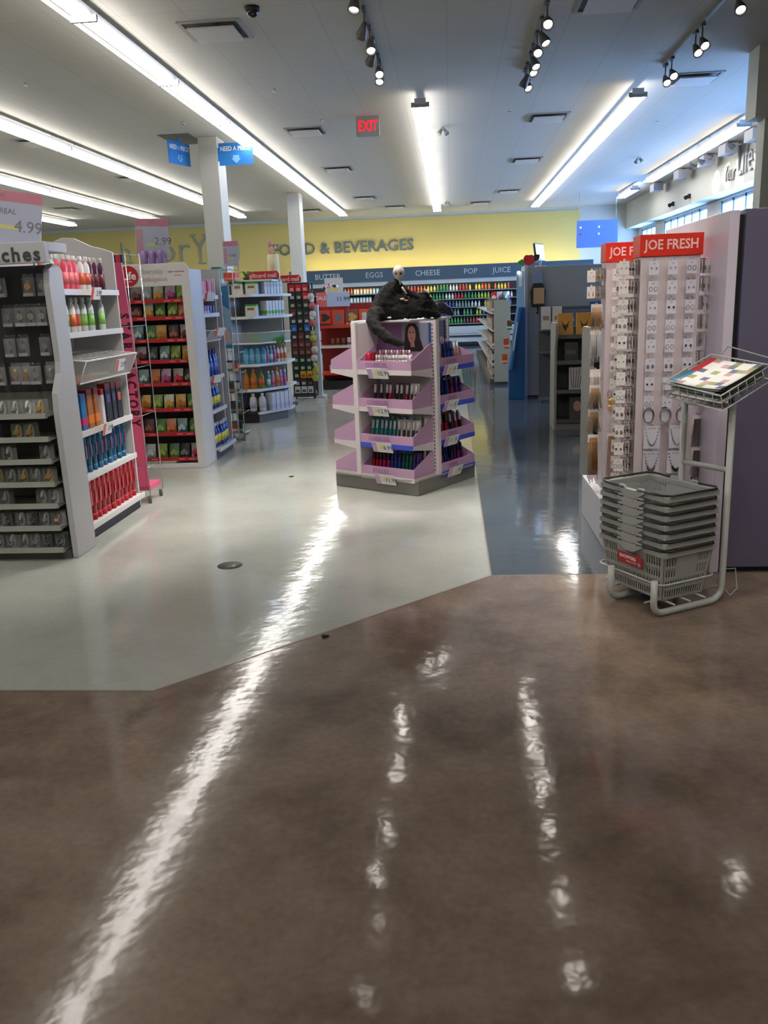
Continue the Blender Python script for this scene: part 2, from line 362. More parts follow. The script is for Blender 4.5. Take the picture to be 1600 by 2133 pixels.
# ---------------------------------------------------------------- ceiling fittings
def make_vent():
    o = empty('ceiling_vent')
    fr = MB()
    for (a, b_, c, d) in ((-.31, .31, -.31, -.27), (-.31, .31, .27, .31), (-.31, -.27, -.27, .27), (.27, .31, -.27, .27)): fr.bx(a, b_, c, d, -.012, 0)
    fr.build('frame', mat('ceiling_vent_paint', srgb(150, 148, 144), .6), o)
    MB().bx(-.27, .27, -.27, .27, -.002, -.0005).build('throat', BLACK, o)
    MB().bx(-.23, .23, -.23, .23, -.05, -.035).cyl((0, 0, -.036), (0, 0, -.002), .02, n=8).build('diffuser_plate', mat('vent_plate_paint', srgb(196, 192, 186), .5), o)
    return o
VK = Kind(make_vent)
vents = [(-2.28, 9.12, 'nearest vent left of the track spotlights'), (1.54, 9.0, 'nearest vent right of the middle track'), (-6.52, 14.06, 'vent between the two left light rows'), (-6.53, 18.28, 'vent left of the first column'),
 (-2.26, 14.37, 'vent left of the exit sign'), (-2.28, 18.48, 'vent beyond the exit sign'), (1.54, 14.34, 'vent right of the middle light row'), (1.57, 18.56, 'vent deep between the two right light rows'),
 (3.21, 12.34, 'bluish vent before the projecting wall'), (-2.25, 23.7, 'far vent above the wall lettering'), (1.55, 23.77, 'far vent above the yellow wall right end'), (-10.1, 22.9, 'far left vent'),
 (-6.5, 25.9, 'vent by the back wall left of the columns'), (-4.1, 26.2, 'vent by the back wall between the columns'), (-1.6, 26.3, 'vent by the back wall over the lettering'), (.9, 26.3, 'vent by the back wall right of the middle row')]
for (x, y, d) in vents: VK.put((x, y, ZC-.001), 0, 'square plate ceiling vent, ' + d, 'ceiling vent', 'square ceiling vents')
tag(MB().bx(-.25, .25, -.45, .45, -.006, 0).build('return_grille', mat('dull_brown_grille', srgb(96, 94, 84), .7), loc=(-4.33, 14.5, ZC-.001)), 'dark rectangular ceiling panel beside the top of the near column', 'ceiling panel')
o = thing('dome_camera', 'small black dome security camera on the ceiling', 'security camera', (-1.78, 8.54, ZC-.001))
MB().lathe([(.07, 0), (.07, -.03), (.06, -.035)], 16).build('base', BLACK, o)
MB().ball((0, 0, -.035), .055, 16, 8).build('dome', mat('black_gloss', (.01, .01, .01), .1), o)
def make_sprk():
    o = empty('sprinkler_head'); MB().cyl((0, 0, -.03), (0, 0, 0), .012, n=8).build('stem', CHROME, o); MB().cyl((0, 0, -.036), (0, 0, -.03), .03, n=10).build('deflector', CHROME, o); return o
SK = Kind(make_sprk)
for (x, y, d) in ((-5.0, 10.6, 'between the left light rows'), (-3.9, 13.2, 'in front of the near column'), (1.05, 11.9, 'beside the blue grey aisle track'), (-1.9, 13.6, 'left of the exit sign'), (.9, 13.6, 'between the middle light rows'), (3.4, 15.2, 'below the bluish ceiling'), (-2.2, 11.6, 'left of the middle track')):
    SK.put((x, y, ZC-.001), 0, 'tiny sprinkler head ' + d, 'sprinkler', 'ceiling sprinklers')
def make_twin():
    o = empty('twin_emergency_lamp'); MB().bx(-.03, .03, -.02, .02, -.03, 0).build('bracket', PALE, o)
    for s in (-1, 1): MB().cyl((s*.02, 0, -.03), (s*.07, -.04, -.11), .02, .04, n=10).build('lamp_head', GREYLAM, o)
    return o
TK = Kind(make_twin)
for (x, y, d) in ((-.09, 14.72, 'right of the middle light row'), (-.07, 25.5, 'at the far end of the middle light row'), (3.9, 19.0, 'beside the window light row')):
    TK.put((x, y, ZC-.001), 0, 'pair of small emergency lamps ' + d, 'emergency lamp', 'twin emergency lamps')
o = thing('exit_sign', 'red lettered exit sign hanging from the ceiling', 'exit sign', (-1.2, 13.6, ZC-.001))
MB().bx(-.175, .175, -.03, .03, -.27, 0).build('housing', mat('exit_sign_face', srgb(150, 150, 150), .5), o, bev=.005)
MB().text('EXIT', .20, (0, -.032, -.135), sx=.72, bold=.004).build('lettering', mat('lit_red_letters', srgb(200, 20, 30), .5, emit=srgb(225, 20, 35), es=1.2), o)
BLUES = mat('blue_sign_face', srgb(30, 120, 200), .45)
for (loc, rz, d) in (((-3.43, 14.42, 3.92), 0, 'right'), ((-4.33, 14.3, 3.95), R_(71), 'left')):
    o = thing('price_check_sign', 'small blue price check sign on the %s of the near column' % d, 'sign', loc, rz, 'blue price check signs')
    MB().bx(-.28, .28, -.008, .008, -.17, .17).bx(-.3 if d == 'right' else -.02, -.27 if d == 'right' else .02, -.012, .012, -.1, .1 if d == 'right' else .248).build('sign_board', BLUES, o)
    MB().text('NEED A PRICE?', .095, (0, -.01, .08), sx=.8, bold=.002).build('lettering', PAPER, o)
    MB().prism([(-.05, -.02), (.05, -.02), (.05, -.07), (.08, -.07), (0, -.14), (-.08, -.07), (-.05, -.07)], 'y', -.012, -.009).build('arrow', colr(120, 180, 225), o)
o = thing('directory_sign', 'blue hanging directory board with four small icons', 'sign', (4.05, 24.9, 3.09))
MB().bx(-.56, .56, -.012, .012, -.36, .36).build('sign_board', mat('directory_blue', srgb(72, 112, 190), .5), o, bev=.004)
ic = MB()
for (x, z, s) in ((-.48, .18, 'Grocery'), (.02, .18, 'Prescriptions'), (-.48, .0, 'Photo'), (.02, .0, 'Beauty')):
    ic.bx(x, x+.05, -.016, -.013, z-.025, z+.025, 1 if (x < 0 and z < .1) else 0)
ic.build('icons', [PAPER, RED], o)
h = MB()
for x in (-.5, .5): h.cyl((x, 0, .36), (x, 0, 1.108), .004, n=5)
h.build('hanging_wire', CHROME, o)

# ---------------------------------------------------------------- wall lettering
GREYLET = mat('grey_wall_letters', srgb(96, 108, 110), .5)
SOFTLET = mat('pale_grey_wall_letters', srgb(140, 146, 138), .5)
tag(MB().text('FOOD & BEVERAGES', .50, (-3.55, Y1-.045, 3.24), ext=.02, sx=1.03, bold=.008).build('wall_lettering', GREYLET), 'grey capital lettering FOOD & BEVERAGES on the yellow wall', 'lettering')
# serif letters cut by hand
def serif_text(mb, s, x, z, h, y, cond=1.0):
    """a thin book face: stems with serif feet added to the plain outlines"""
    mb.text(s, h*1.38, (x, y, z+h*.5), ext=.02, sx=cond, align='LEFT', bold=-.016)
sf = MB(); serif_text(sf, 'h', -11.1, 3.05, .66, Y1-.045); 
for x in (-11.1, -10.82): sf.bx(x-.05, x+.16, Y1-.065, Y1-.025, 3.05, 3.09)
serif_text(sf, 'Fres', -13.2, 3.05, .66, Y1-.045)
tag(sf.build('wall_lettering', SOFTLET), 'pale grey serif word ending in h at the left of the yellow wall', 'lettering', 'pale serif lettering')
sf = MB(); serif_text(sf, 'For', -10.35, 2.95, .88, Y1-.045)
tag(sf.build('wall_lettering', SOFTLET), 'pale grey serif word For behind the hanging price card', 'lettering', 'pale serif lettering')
sf = MB(); serif_text(sf, 'You', -8.62, 2.92, .9, Y1-.045, .82)
for x in (-8.62, -8.2): sf.bx(x-.03, x+.2, Y1-.065, Y1-.025, 3.83, 3.87)
sf.bx(-8.42, -8.14, Y1-.065, Y1-.025, 2.93, 2.97)
tag(sf.build('wall_lettering', SOFTLET), 'pale grey serif word You running behind the near column', 'lettering', 'pale serif lettering')
lt = MB(); lt.text('Your', .42, (X1-.03, 18.75, 3.72), face='-x', ext=.015, sx=.75, align='LEFT', bold=.006)
tag(lt.build('wall_lettering', colr(120, 120, 118)), 'small grey word Your on the wall above the windows', 'lettering')
lt = MB(); lt.text('Lifestyle', .80, (X1-.03, 18.0, 3.86), face='-x', ext=.015, sx=.8, align='LEFT')
tag(lt.build('wall_lettering', colr(150, 152, 152)), 'large pale grey word beginning Life on the wall above the windows', 'lettering')
for (y, z) in ((21.4, 3.62), (22.9, 3.6)):
    tag(MB().bx(-.05, 0, -.05, .05, -.05, .05).cyl((-.05, 0, 0), (-.12, -.05, -.04), .03, .05, n=8).build('wall_speaker', BLACK, loc=(X1-.001, y, z)), 'small dark box on the window wall, %s of two' % ('nearer' if y < 22 else 'farther'), 'wall speaker', 'small dark wall boxes')
# wall mounted grey boxes under the ceiling by the windows
for k, y in enumerate((16.3, 17.8, 19.2, 21.2, 23.6)):
    tag(MB().bx(-.12, .12, -.22, .22, -.09, .09).bx(-.02, .02, -.02, .02, .09, .12).build('ceiling_bracket_box', PALE, loc=(5.32, y, ZC-.121), bev=.004), '%s grey box from the near end under the ceiling along the windows' % ORD[k], 'fixture box', 'grey ceiling boxes by the windows')

# ---------------------------------------------------------------- product kinds
def bottle_kind(h, r, body, cap, label=None, flat=.62, shape='shampoo', capm=None, alpha=False):
    bm = colr(*body, .25) if not alpha else mat('tinted_bottle_%d_%d_%d' % body, srgb(*body), .12, coat=.3)
    def make():
        o = empty('bottle')
        P = {'shampoo': [(r*.9, 0), (r, .01), (r, h*.62), (r*.85, h*.76), (r*.4, h*.84), (r*.36, h*.86)],
             'round': [(r*.85, 0), (r, .012), (r, h*.55), (r*.75, h*.7), (r*.36, h*.82), (r*.34, h*.88)],
             'tube': [(r*.55, 0), (r*.6, h*.18), (r*.8, h*.5), (r, h*.9), (r*.98, h)]}[shape]
        MB().lathe(P, 12, sx=1, sy=flat).build('body', bm, o)
        cm = colr(*cap, .3)
        if shape == 'tube': MB().lathe([(r*.62, .0), (r*.66, .004), (r*.62, h*.17)], 10, sx=1, sy=flat, c=(0, 0, -.001)).build('cap', cm, o)
        else: MB().lathe([(r*.40, 0), (r*.42, .003), (r*.40, h*.13), (r*.3, h*.14)], 10, (0, 0, h*.86)).build('cap', cm, o)
        if label:
            lb = MB(); z0, z1 = h*.18, h*.52
            if shape == 'tube': lb.add([(x*r*.3, -r*flat*q, z) for (x, z, q) in ((-1, h*.40, .92), (1, h*.40, .92), (1, h*.74, 1.0), (-1, h*.74, 1.0))], [(0, 1, 2, 3)])
            else: lb.lathe([(r*1.015, z0), (r*1.02, z1)], 12, sx=1, sy=flat)
            lb.build('label', colr(*label, .4), o)
        return o
    return Kind(make)
def carton_kind(w, d, h, base, band=None, top=None, deco=None):
    def make():
        mb = MB().bx(-w/2, w/2, -d/2, d/2, 0, h, 0)
        ms = [colr(*base, .4)]
        if band: mb.bx(-w/2-.0006, w/2+.0006, -d/2-.0006, d/2+.0006, h*.12, h*.34, 1)
        ms.append(colr(*(band or base), .4))
        if top: mb.bx(-w/2-.0006, w/2+.0006, -d/2-.0006, d/2+.0006, h*.84, h+.0006, 2)
        ms.append(colr(*(top or base), .4))
        if deco: mb.lathe([(w*.28, 0), (w*.28, .001)], 12, (0, 0, 0), 3) if 0 else mb.bx(-w*.3, w*.3, -d/2-.001, -d/2, h*.5, h*.72, 3)
        ms.append(colr(*(deco or base), .4))
        return mb.build('carton', ms, bev=.0015)
    return Kind(make)
def price_card(mb_T, w, h, txt, side=None, yellow=True):
    """card with a coloured left part, yellow mark and figures"""
    m = MB(); m.T = mb_T
    m.bx(-w/2, w/2, -.0015, .0015, -h/2, h/2, 0); m.bx(-w/2, -w/2+w*.24, -.0022, -.0015, -h/2, h/2, 1)
    if yellow: m.prism([(-w*.14, -h*.1), (w*.06, -h*.1), (w*.1, h*.12), (-w*.1, h*.22)], 'y', -.0023, -.0015, 2)
    if txt: m.text(txt, h*.62, (w*.3, -.0022, 0), m=3, ext=.0004)
    return m
CARDM = [PAPER, colr(196, 160, 196), colr(222, 216, 90), NAVYINK]
CARDR = [PAPER, colr(222, 88, 74), colr(240, 240, 236), NAVYINK]

# ---------------------------------------------------------------- back wall cooler
CY = 28.0
COOLW = mat('cooler_white_metal', srgb(170, 178, 180), .4)
COOLD = mat('cooler_dark_liner', srgb(24, 28, 30), .5)
cl = thing('display_cooler', 'long open refrigerated wall case under the blue header', 'cooler', (0, 0, 0))
c = MB(); c.bx(-5.2, 3.0, CY, Y1-.03, .02, .12, 1); c.bx(-5.2, 3.0, CY-.06, CY+.1, .12, .62, 0); c.bx(-5.2, 3.0, CY-.09, CY-.06, .40, .62, 0); c.bx(-5.2, 3.0, CY-.10, CY-.06, .28, .33, 1)
c.bx(-5.2, -5.14, CY, Y1-.03, .12, 2.1, 0); c.bx(2.94, 3.0, CY, Y1-.03, .12, 2.1, 0)
c.build('cabinet', [COOLW, COOLD], cl)
MB().bx(-5.14, 2.94, Y1-.12, Y1-.04, .62, 2.0).bx(-5.14, 2.94, CY+.1, Y1-.12, .5, .62).build('back_liner', COOLD, cl)
MB().bx(-5.2, 3.0, CY-.02, CY, 1.975, 2.11).bx(-5.2, 3.0, CY, Y1-.03, 2.09, 2.11).build('light_valance', COOLW, cl)
SHZ = [1.74, 1.48, 1.22, .96, .70]
for z in SHZ:
    MB().bx(-5.14, 2.94, CY+.16, Y1-.12, z-.02, z, 0).bx(-5.14, 2.94, CY+.14, CY+.16, z-.03, z+.004, 1).build('shelf', [COOLD, mat('grey_shelf_lip', srgb(104, 110, 112), .5)], cl)
ct = MB()
for k in range(6): ct.cyl((-5.0+k*1.33, CY+.06, 2.045), (-3.75+k*1.33, CY+.06, 2.045), .014, n=6)
ct.build('lamp', mat('lit_cooler_tube', (1, 1, 1), .4, emit=srgb(255, 248, 225), es=COOLER_TUBE), cl)
hd = thing('header_fascia', 'slate blue fascia lettered with dairy and drink names', 'fascia', (0, 0, 0))
HBL = mat('slate_blue_fascia', srgb(52, 76, 92), .5)
MB().bx(-5.2, 4.45, CY-.06, CY, 2.11, 2.52).bx(3.0, 4.45, CY, Y1-.03, 2.09, 2.13).build('board', HBL, hd)
for (s_, x) in (('BUTTER', -3.95), ('EGGS', -2.45), ('CHEESE', -.74), ('POP', .62), ('JUICE', 1.6)):
    MB().text(s_, .235, (x, CY-.063, 2.31), ext=.004, sx=1.0).build('lettering', colr(170, 182, 186), hd)
cv = thing('cove_lamp', 'row of bare tubes lying on the fascia lighting the yellow wall', 'cove lamp', (0, 0, 0))
MB().bx(-5.0, 4.3, CY+.25, CY+.33, 2.44, 2.46).bx(-5.0, 4.3, CY, Y1-.025, 2.40, 2.44).build('tray', COOLW, cv)
cm = MB()
for k in range(7): cm.cyl((-4.9+k*1.31, CY+.29, 2.49), (-3.68+k*1.31, CY+.29, 2.49), .016, n=6)
cm.build('tube', mat('lit_cove_tube', (1, 1, 1), .4, emit=srgb(255, 244, 205), es=COVE_TUBE), cv)
# bottles and cartons in the cooler: one mesh each, they are a few pixels
def small_bottle(col, cap, h=.19, r=.034):
    def make(): return MB().lathe([(r*.9, 0), (r, .01), (r, h*.58), (r*.4, h*.8), (r*.4, h*.88)], 7, m=0).lathe([(r*.46, 0), (r*.46, h*.1)], 7, (0, 0, h*.88), 1).build('bottle', [colr(*col, .3), colr(*cap, .4)])
    return Kind(make)
def small_carton(col, cap, h=.17, w=.07):
    def make(): return MB().bx(-w/2, w/2, -w/2, w/2, 0, h*.8, 0).prism([(-w/2, h*.8), (w/2, h*.8), (0, h)], 'x', -w/2, w/2, 1).build('carton', [colr(*col, .5), colr(*cap, .5)])
    return Kind(make)
CK = {'orange': small_bottle((226, 110, 30), (230, 90, 20)), 'yellow': small_bottle((226, 200, 70), (60, 140, 60)), 'red': small_bottle((200, 50, 36), (200, 200, 190)),
      'green': small_bottle((60, 150, 70), (220, 220, 210)), 'white': small_bottle((210, 214, 200), (210, 216, 210)), 'blue': small_bottle((60, 74, 140), (200, 210, 220)),
      'brown': small_bottle((96, 76, 56), (190, 190, 180)), 'lime': small_bottle((168, 190, 50), (210, 216, 200)), 'teal': small_bottle((110, 150, 140), (210, 216, 214)),
      'cream carton': small_carton((226, 216, 180), (220, 120, 60)), 'white carton': small_carton((214, 222, 220), (90, 140, 150))}
segs = [  # per row: (from x, colour)
 [(-3.75, 'orange'), (-3.2, 'cream carton'), (-2.5, 'white carton'), (-1.6, 'red'), (-1.1, 'orange'), (-.75, 'yellow'), (-.5, 'green'), (-.05, 'white'), (.25, 'red'), (.5, 'yellow'), (1.0, 'orange'), (1.5, 'yellow'), (1.75, 'red')],
 [(-3.75, 'white carton'), (-2.6, 'orange'), (-1.6, 'red'), (-1.0, 'yellow'), (-.6, 'green'), (-.2, 'white'), (.1, 'red'), (.45, 'green'), (.8, 'lime'), (1.2, 'orange'), (1.6, 'white')],
 [(-3.75, 'teal'), (-2.6, 'white'), (-1.0, 'brown'), (-.5, 'blue'), (.1, 'teal'), (.6, 'white'), (1.0, 'lime'), (1.3, 'blue')],
 [(-.7, 'blue'), (-.1, 'teal'), (.4, 'green'), (.7, 'lime'), (.95, 'blue')],
 [(-.7, 'white'), (-.1, 'green'), (.4, 'brown'), (.7, 'red'), (.95, 'teal')]]
SN = ['top', 'second', 'third', 'fourth', 'bottom']
random.seed(3)
for r_i, sg in enumerate(segs):
    x = sg[0][0]; xe = 1.95 if r_i < 3 else 1.1
    while x < xe:
        k = [q[1] for q in sg if q[0] <= x+1e-6][-1]
        nm = 'small %s %s on the %s shelf of the wall cooler' % (k, '' if 'carton' in k else 'bottle', SN[r_i])
        CK[k].put((x, CY+.21+random.uniform(-.01, .02), SHZ[r_i]), random.uniform(-.2, .2), ' '.join(nm.split()), 'carton' if 'carton' in k else 'bottle', '%ss on the %s cooler shelf' % (k if 'carton' in k else k+' bottle', SN[r_i]))
        x += random.choice((.098, .1, .104, .11)) if random.random() > .04 else .2

# ---------------------------------------------------------------- watch display (faces the camera)
wd = thing('watch_display', 'grey shop fixture headed watches with hooks above and narrow shelves', 'display stand', (0, 0, 0))
MB().bx(-3.7, -2.48, 5.36, 5.40, .06, 1.84).build('back_panel', DKBACK, wd)
MB().bx(-3.7, -2.37, 5.0, 5.05, 1.835, 1.955).bx(-3.7, -2.37, 5.05, 5.30, 1.90, 1.955).build('header', PALE, wd, bev=.004)
MB().text('Watches', .112, (-2.40, 4.997, 1.882), align='RIGHT', ext=.0015, bold=.003, sp=1.22).build('lettering', INK, wd)
prof = [(5.34, .0), (5.34, 1.80), (5.30, 1.83), (5.22, 1.84), (5.16, 1.80), (5.14, 1.70), (5.15, 1.45), (5.155, 1.25), (5.14, 1.18), (5.06, 1.06), (5.05, .95), (5.06, .0)]
MB().prism(prof, 'x', -2.475, -2.435).build('side_panel', PALE, wd, bev=.005)
MB().bx(-3.7, -2.48, 5.05, 5.36, .0, .055).build('base', DARKGREY, wd)
MB().bx(-3.7, -2.48, 5.335, 5.355, .06, 1.05).build('lower_back', mat('lower_grey_back', srgb(112, 112, 106), .6), wd)
WZ = [.93, .785, .645, .50, .36, .215, .07]
for z in WZ:
    s_ = MB(); s_.bx(-3.7, -2.50, 5.02, 5.355, z-.008, z); s_.prism([(4.985, z-.012), (5.02, z-.014), (5.02, z+.004), (5.0, z+.02)], 'x', -3.7, -2.50)
    s_.build('shelf', GREYLAM, wd)
WCOL = [('black', (24, 24, 26), (60, 60, 64)), ('gold toned', (206, 172, 92), (150, 118, 50)), ('silver toned', (190, 190, 190), (120, 120, 124)), ('white strapped', (226, 226, 226), (80, 80, 84)), ('brown strapped', (100, 74, 60), (190, 150, 110))]
def watch_box(ci):
    nm, strap, dial = WCOL[ci]
    def make():
        o = empty('watch_box')
        MB().prism([(-.039, 0), (.039, 0), (.034, .098), (-.034, .098)], 'y', -.034, .034).build('clear_case', CLEAR, o, bev=.005)
        w_ = MB(); w_.T = Matrix.Translation((0, -.004, .046)); 
        pts = [(0, .026*math.sin(a), .040*math.cos(a)) for a in [i*math.pi/6 for i in range(12)]]
        w_.tube(pts, .007, 6, 0, closed=True); w_.build('strap', colr(*strap, .3), o)
        d_ = MB(); d_.cyl((0, -.028, .041), (0, -.037, .048), .019, n=16, m=0).cyl((0, -.037, .048), (0, -.0375, .0484), .015, n=16, m=1); d_.build('dial', [GOLD if ci == 1 else SILVER, colr(*dial, .3)], o)
        MB().bx(-.03, .03, .028, .0315, .006, .076).bx(-.034, .034, -.03, .03, .002, .005).build('card_insert', colr(34, 34, 36) if ci == 0 else colr(178, 178, 174) if ci in (3, 4) else colr(128, 128, 124), o)
        return o
    return Kind(make)
WB_ = [watch_box(i) for i in range(5)]
rowsW = [(0, [1, 1, 2, 2, 3, 1]), (1, [2, 0, None, 1, 1, None]), (2, [None, 2, 3, None, None, 2]), (3, [2, 1, 2, 1, 2, 1]), (4, [None, 2, None, None, 3, 2]), (5, [4, 0, 3, 0, 2, 4]), (6, [2, 3, 3, 2, 0, 0])]
SW = ['top', 'second', 'third', 'fourth', 'fifth', 'sixth', 'bottom']
for (ri, cs) in rowsW:
    for j, ci in enumerate(cs[::-1]):
        if ci is None: continue
        xx = -2.56 - j*.082 + (.02 if ri > 3 else 0)
        WB_[ci].put((xx, 5.075, WZ[ri]+.001), random.uniform(-.08, .08), '%s boxed watch, %s from the right on the %s watch shelf' % (WCOL[ci][0], ORD[j], SW[ri]), 'watch', 'boxed watches on the shelves')
def hang_watch(ci):
    nm, strap, dial = WCOL[ci]
    def make():
        o = empty('hanging_watch')
        MB().bx(-.034, .034, -.028, .0, -.115, .0).build('clear_case', CLEAR, o, bev=.004)
        MB().bx(-.034, .034, .001, .003, -.115, .02).build('card_insert', colr(62, 62, 70) if ci in (0, 4) else colr(128, 128, 134), o)
        MB().bx(-.031, .031, -.0295, -.0285, -.114, -.094).build('label', colr(150, 150, 154), o)
        w_ = MB(); w_.tube([(.0, -.012, -.02), (0, -.02, -.04), (0, -.02, -.07), (0, -.012, -.09)], .008, 6); w_.build('strap', colr(*strap, .3), o)
        MB().cyl((0, -.02, -.055), (0, -.0275, -.055), .02, n=14).build('dial', [GOLD if ci == 1 else SILVER], o)
        MB().tube([(0, .11, .012), (0, -.035, .012), (0, -.045, .02)], .0022, 5).build('peg', CHROME, o)
        return o
    return Kind(make)
HW = [hang_watch(i) for i in range(5)]
for ri, z in enumerate((1.765, 1.585, 1.40, 1.225)):
    for j in range(6):
        if random.random() < .04: continue
        ci = random.choice((0, 0, 2, 0, 4, 3, 1) if ri in (0, 3) else (0, 0, 0, 2, 4))
        HW[ci].put((-2.545-j*.078+random.uniform(-.01, .01), 5.24+random.uniform(-.03, .03), z), random.uniform(-.2, .2), '%s hanging watch, %s from the right in the %s hook row' % (WCOL[ci][0], ORD[j], ORD[ri]), 'watch', 'watches hanging on hooks')

# ---------------------------------------------------------------- hair care shelving on the aisle (faces right)
XS = -2.50
def aisle_unit(name, label, x, ya, yb, ztop, shelves, back, depth=.42, wave=False, panel=PALEGREY, base_h=.09):
    u = thing(name, label, 'shelving unit', (0, 0, 0))
    MB().bx(x-depth-.03, x-depth, ya, yb, base_h, ztop).build('back_panel', panel, u)
    e = MB()
    if wave:
        pts = [(x-.01, 0), (x-.01, 1.97), (x-.12, 2.0), (x-.20, 2.02), (x-.27, 2.055), (x-.33, 2.085), (x-.42, 2.09), (x-.50, 2.06), (x-.54, 2.04), (x-depth-.12, 2.03), (x-depth-.12, 0)]
    else: pts = [(x-.01, 0), (x-.01, ztop), (x-depth-.03, ztop), (x-depth-.03, 0)]
    e.prism([(min(p[0], x-.04), p[1]) for p in pts], 'y', yb, yb+.025); e.build('end_panel', panel, u, bev=.003)
    for (z, pr) in shelves:
        s_ = MB(); s_.bx(x-depth, x+pr, ya, yb-.004, z-.02, z-.004, 0); s_.bx(x+pr, x+pr+.012, ya, yb-.004, z-.035, z+.005, 0)
        s_.build('shelf', WHITE, u, bev=.002)
    MB().bx(x-depth, x+back-.01, ya+.02, yb-.02, 0, base_h).build('base', BLACK, u)
    return u
u1 = aisle_unit('hair_care_shelving', 'white open shelving of hair products beside the watch display', XS, 5.42, 6.46, 1.98, [(1.69, -.03), (1.41, -.03), (.745, -.03), (.44, -.03), (.115, .0)], -.02, wave=True)
def row_x(kinds, ys, x, z, where, cat='bottle', noun='', group=None, jit=.01, rz=_MR):
    for j, (k, nm) in enumerate(kinds):
        if k is None: continue
        k.put((x+random.uniform(-jit, jit), ys[0]+(ys[1]-ys[0])*j/max(1, len(kinds)-1), z), rz+random.uniform(-.06, .06), '%s, %s from the near end, %s' % (nm, ORD[j], where), cat, group or ('products on ' + where))
B_gr = bottle_kind(.235, .036, (196, 214, 196), (196, 204, 200), (96, 170, 84))
B_pk = bottle_kind(.235, .036, (228, 88, 104), (214, 206, 204), (238, 120, 130))
B_or = bottle_kind(.235, .036, (226, 220, 214), (214, 214, 212), (214, 96, 56))
B_dk = bottle_kind(.235, .036, (84, 26, 46), (190, 176, 180), (110, 24, 40))
B_li = bottle_kind(.235, .036, (206, 218, 206), (204, 206, 204), (140, 200, 90))
nG, nP, nO, nD, nL = 'pale bottle with green label', 'pink bottle', 'white bottle with orange label', 'dark plum bottle', 'clear bottle with lime label'
row_x([(B_gr, nG), (B_gr, nG), (B_pk, nP), (B_pk, nP), (B_pk, nP), (B_pk, nP), (B_or, nO), (B_or, nO), (B_dk, nD), (B_dk, nD), (B_dk, nD)], (5.46, 6.33), XS-.10, 1.687, 'the top hair care shelf')
row_x([(B_gr, nG), (B_gr, nG), (B_gr, nG), (B_or, nO), (B_or, nO), (B_li, nL), (B_li, nL), (None, ''), (B_li, nL)], (5.46, 6.26), XS-.10, 1.407, 'the second hair care shelf')
row_x([(B_pk, nP), (B_pk, nP), (B_or, nO), (B_dk, nD), (B_dk, nD)], (5.6, 6.3), XS-.2, 1.687, 'the back of the top hair care shelf')
C_pk = carton_kind(.075, .06, .25, (190, 40, 90), (240, 200, 60)); C_bl = carton_kind(.075, .06, .25, (26, 110, 168), (200, 40, 110)); C_am = carton_kind(.075, .06, .27, (172, 104, 40), (226, 130, 30), (120, 30, 30))
C_wh = carton_kind(.05, .06, .25, (220, 214, 216), None, (190, 30, 50)); C_bk = carton_kind(.085, .06, .28, (26, 24, 30), None, (110, 40, 30), (90, 70, 120)); C_b2 = carton_kind(.085, .06, .27, (30, 28, 30), None, (140, 60, 30), (200, 90, 60))
row_x([(C_pk, 'magenta hair colour carton'), (C_bl, 'blue hair colour carton'), (C_bl, 'blue hair colour carton'), (C_am, 'amber hair colour carton'), (C_am, 'amber hair colour carton'), (C_wh, 'white hair colour carton'), (C_bk, 'black hair colour carton'), (C_bk, 'black hair colour carton'), (C_b2, 'black carton with red picture')], (5.47, 6.34), XS-.09, .742, 'the third hair care shelf', 'carton', jit=.002)
T_te = bottle_kind(.265, .046, (14, 78, 112), (24, 92, 130), (110, 50, 84), shape='tube', flat=.6)
T_rd = bottle_kind(.295, .049, (146, 10, 22), (160, 16, 28), (186, 40, 44), shape='tube', flat=.62)
row_x([(T_te, 'teal blue shampoo tube')]*11, (5.46, 6.35), XS-.085, .437, 'the fourth hair care shelf', 'tube', jit=.004)
row_x([(T_rd, 'glossy red shampoo tube')]*12, (5.46, 6.38), XS-.05, .112, 'the lowest hair care shelf', 'tube', jit=.004)
row_x([(T_te, 'teal blue shampoo tube')]*10, (5.5, 6.35), XS-.19, .437, 'the back of the fourth hair care shelf', 'tube', jit=.004)
row_x([(T_rd, 'glossy red shampoo tube')]*11, (5.48, 6.38), XS-.17, .112, 'the back of the lowest hair care shelf', 'tube', jit=.004)
# clear bin with a wire lid
def wire_bin(loc, L, label, contents=True, w=.36, hh=.15):
    b_ = thing('wire_bin', label, 'bin', loc)
    m_ = MB(); m_.prism([(-w, 0), (0, .0), (.07, hh), (.066, hh), (-.004, .004), (-w, .004)], 'y', 0, L)
    m_.add([(-w, 0, 0), (0, 0, 0), (.07, 0, hh), (-w, 0, hh+.04)], [(0, 1, 2, 3)]); m_.add([(-w, L, 0), (0, L, 0), (.07, L, hh), (-w, L, hh+.04)], [(0, 1, 2, 3)])
    m_.build('tray', CLEAR2, b_)
    r_ = MB(); r_.tube([(-w, 0, hh+.04), (.07, 0, hh), (.07, L, hh), (-w, L, hh+.04)], .005, 6, closed=True)
    r_.tube([(0, 0, 0), (0, L, 0)], .006, 6); r_.tube([(0, 0, 0), (.07, 0, hh)], .004, 6); r_.tube([(0, L, 0), (.07, L, hh)], .004, 6)
    r_.build('rim', mat('white_wire', srgb(220, 220, 218), .35), b_)
    return b_
bn = wire_bin((XS+.01, 5.50, 1.075), .92, 'clear shelf bin with wire dividers between hair care shelves')
g_ = MB()
for k in range(9): y = .06+k*.1; g_.tube([(-.36, y, .20), (.07, y, .152)], .003, 5)
g_.tube([(-.24, .02, .188), (-.24, .9, .188)], .003, 5); g_.tube([(-.12, .02, .174), (-.12, .9, .174)], .003, 5)
g_.build('divider_wires', mat('white_wire', srgb(220, 220, 218), .35), bn)
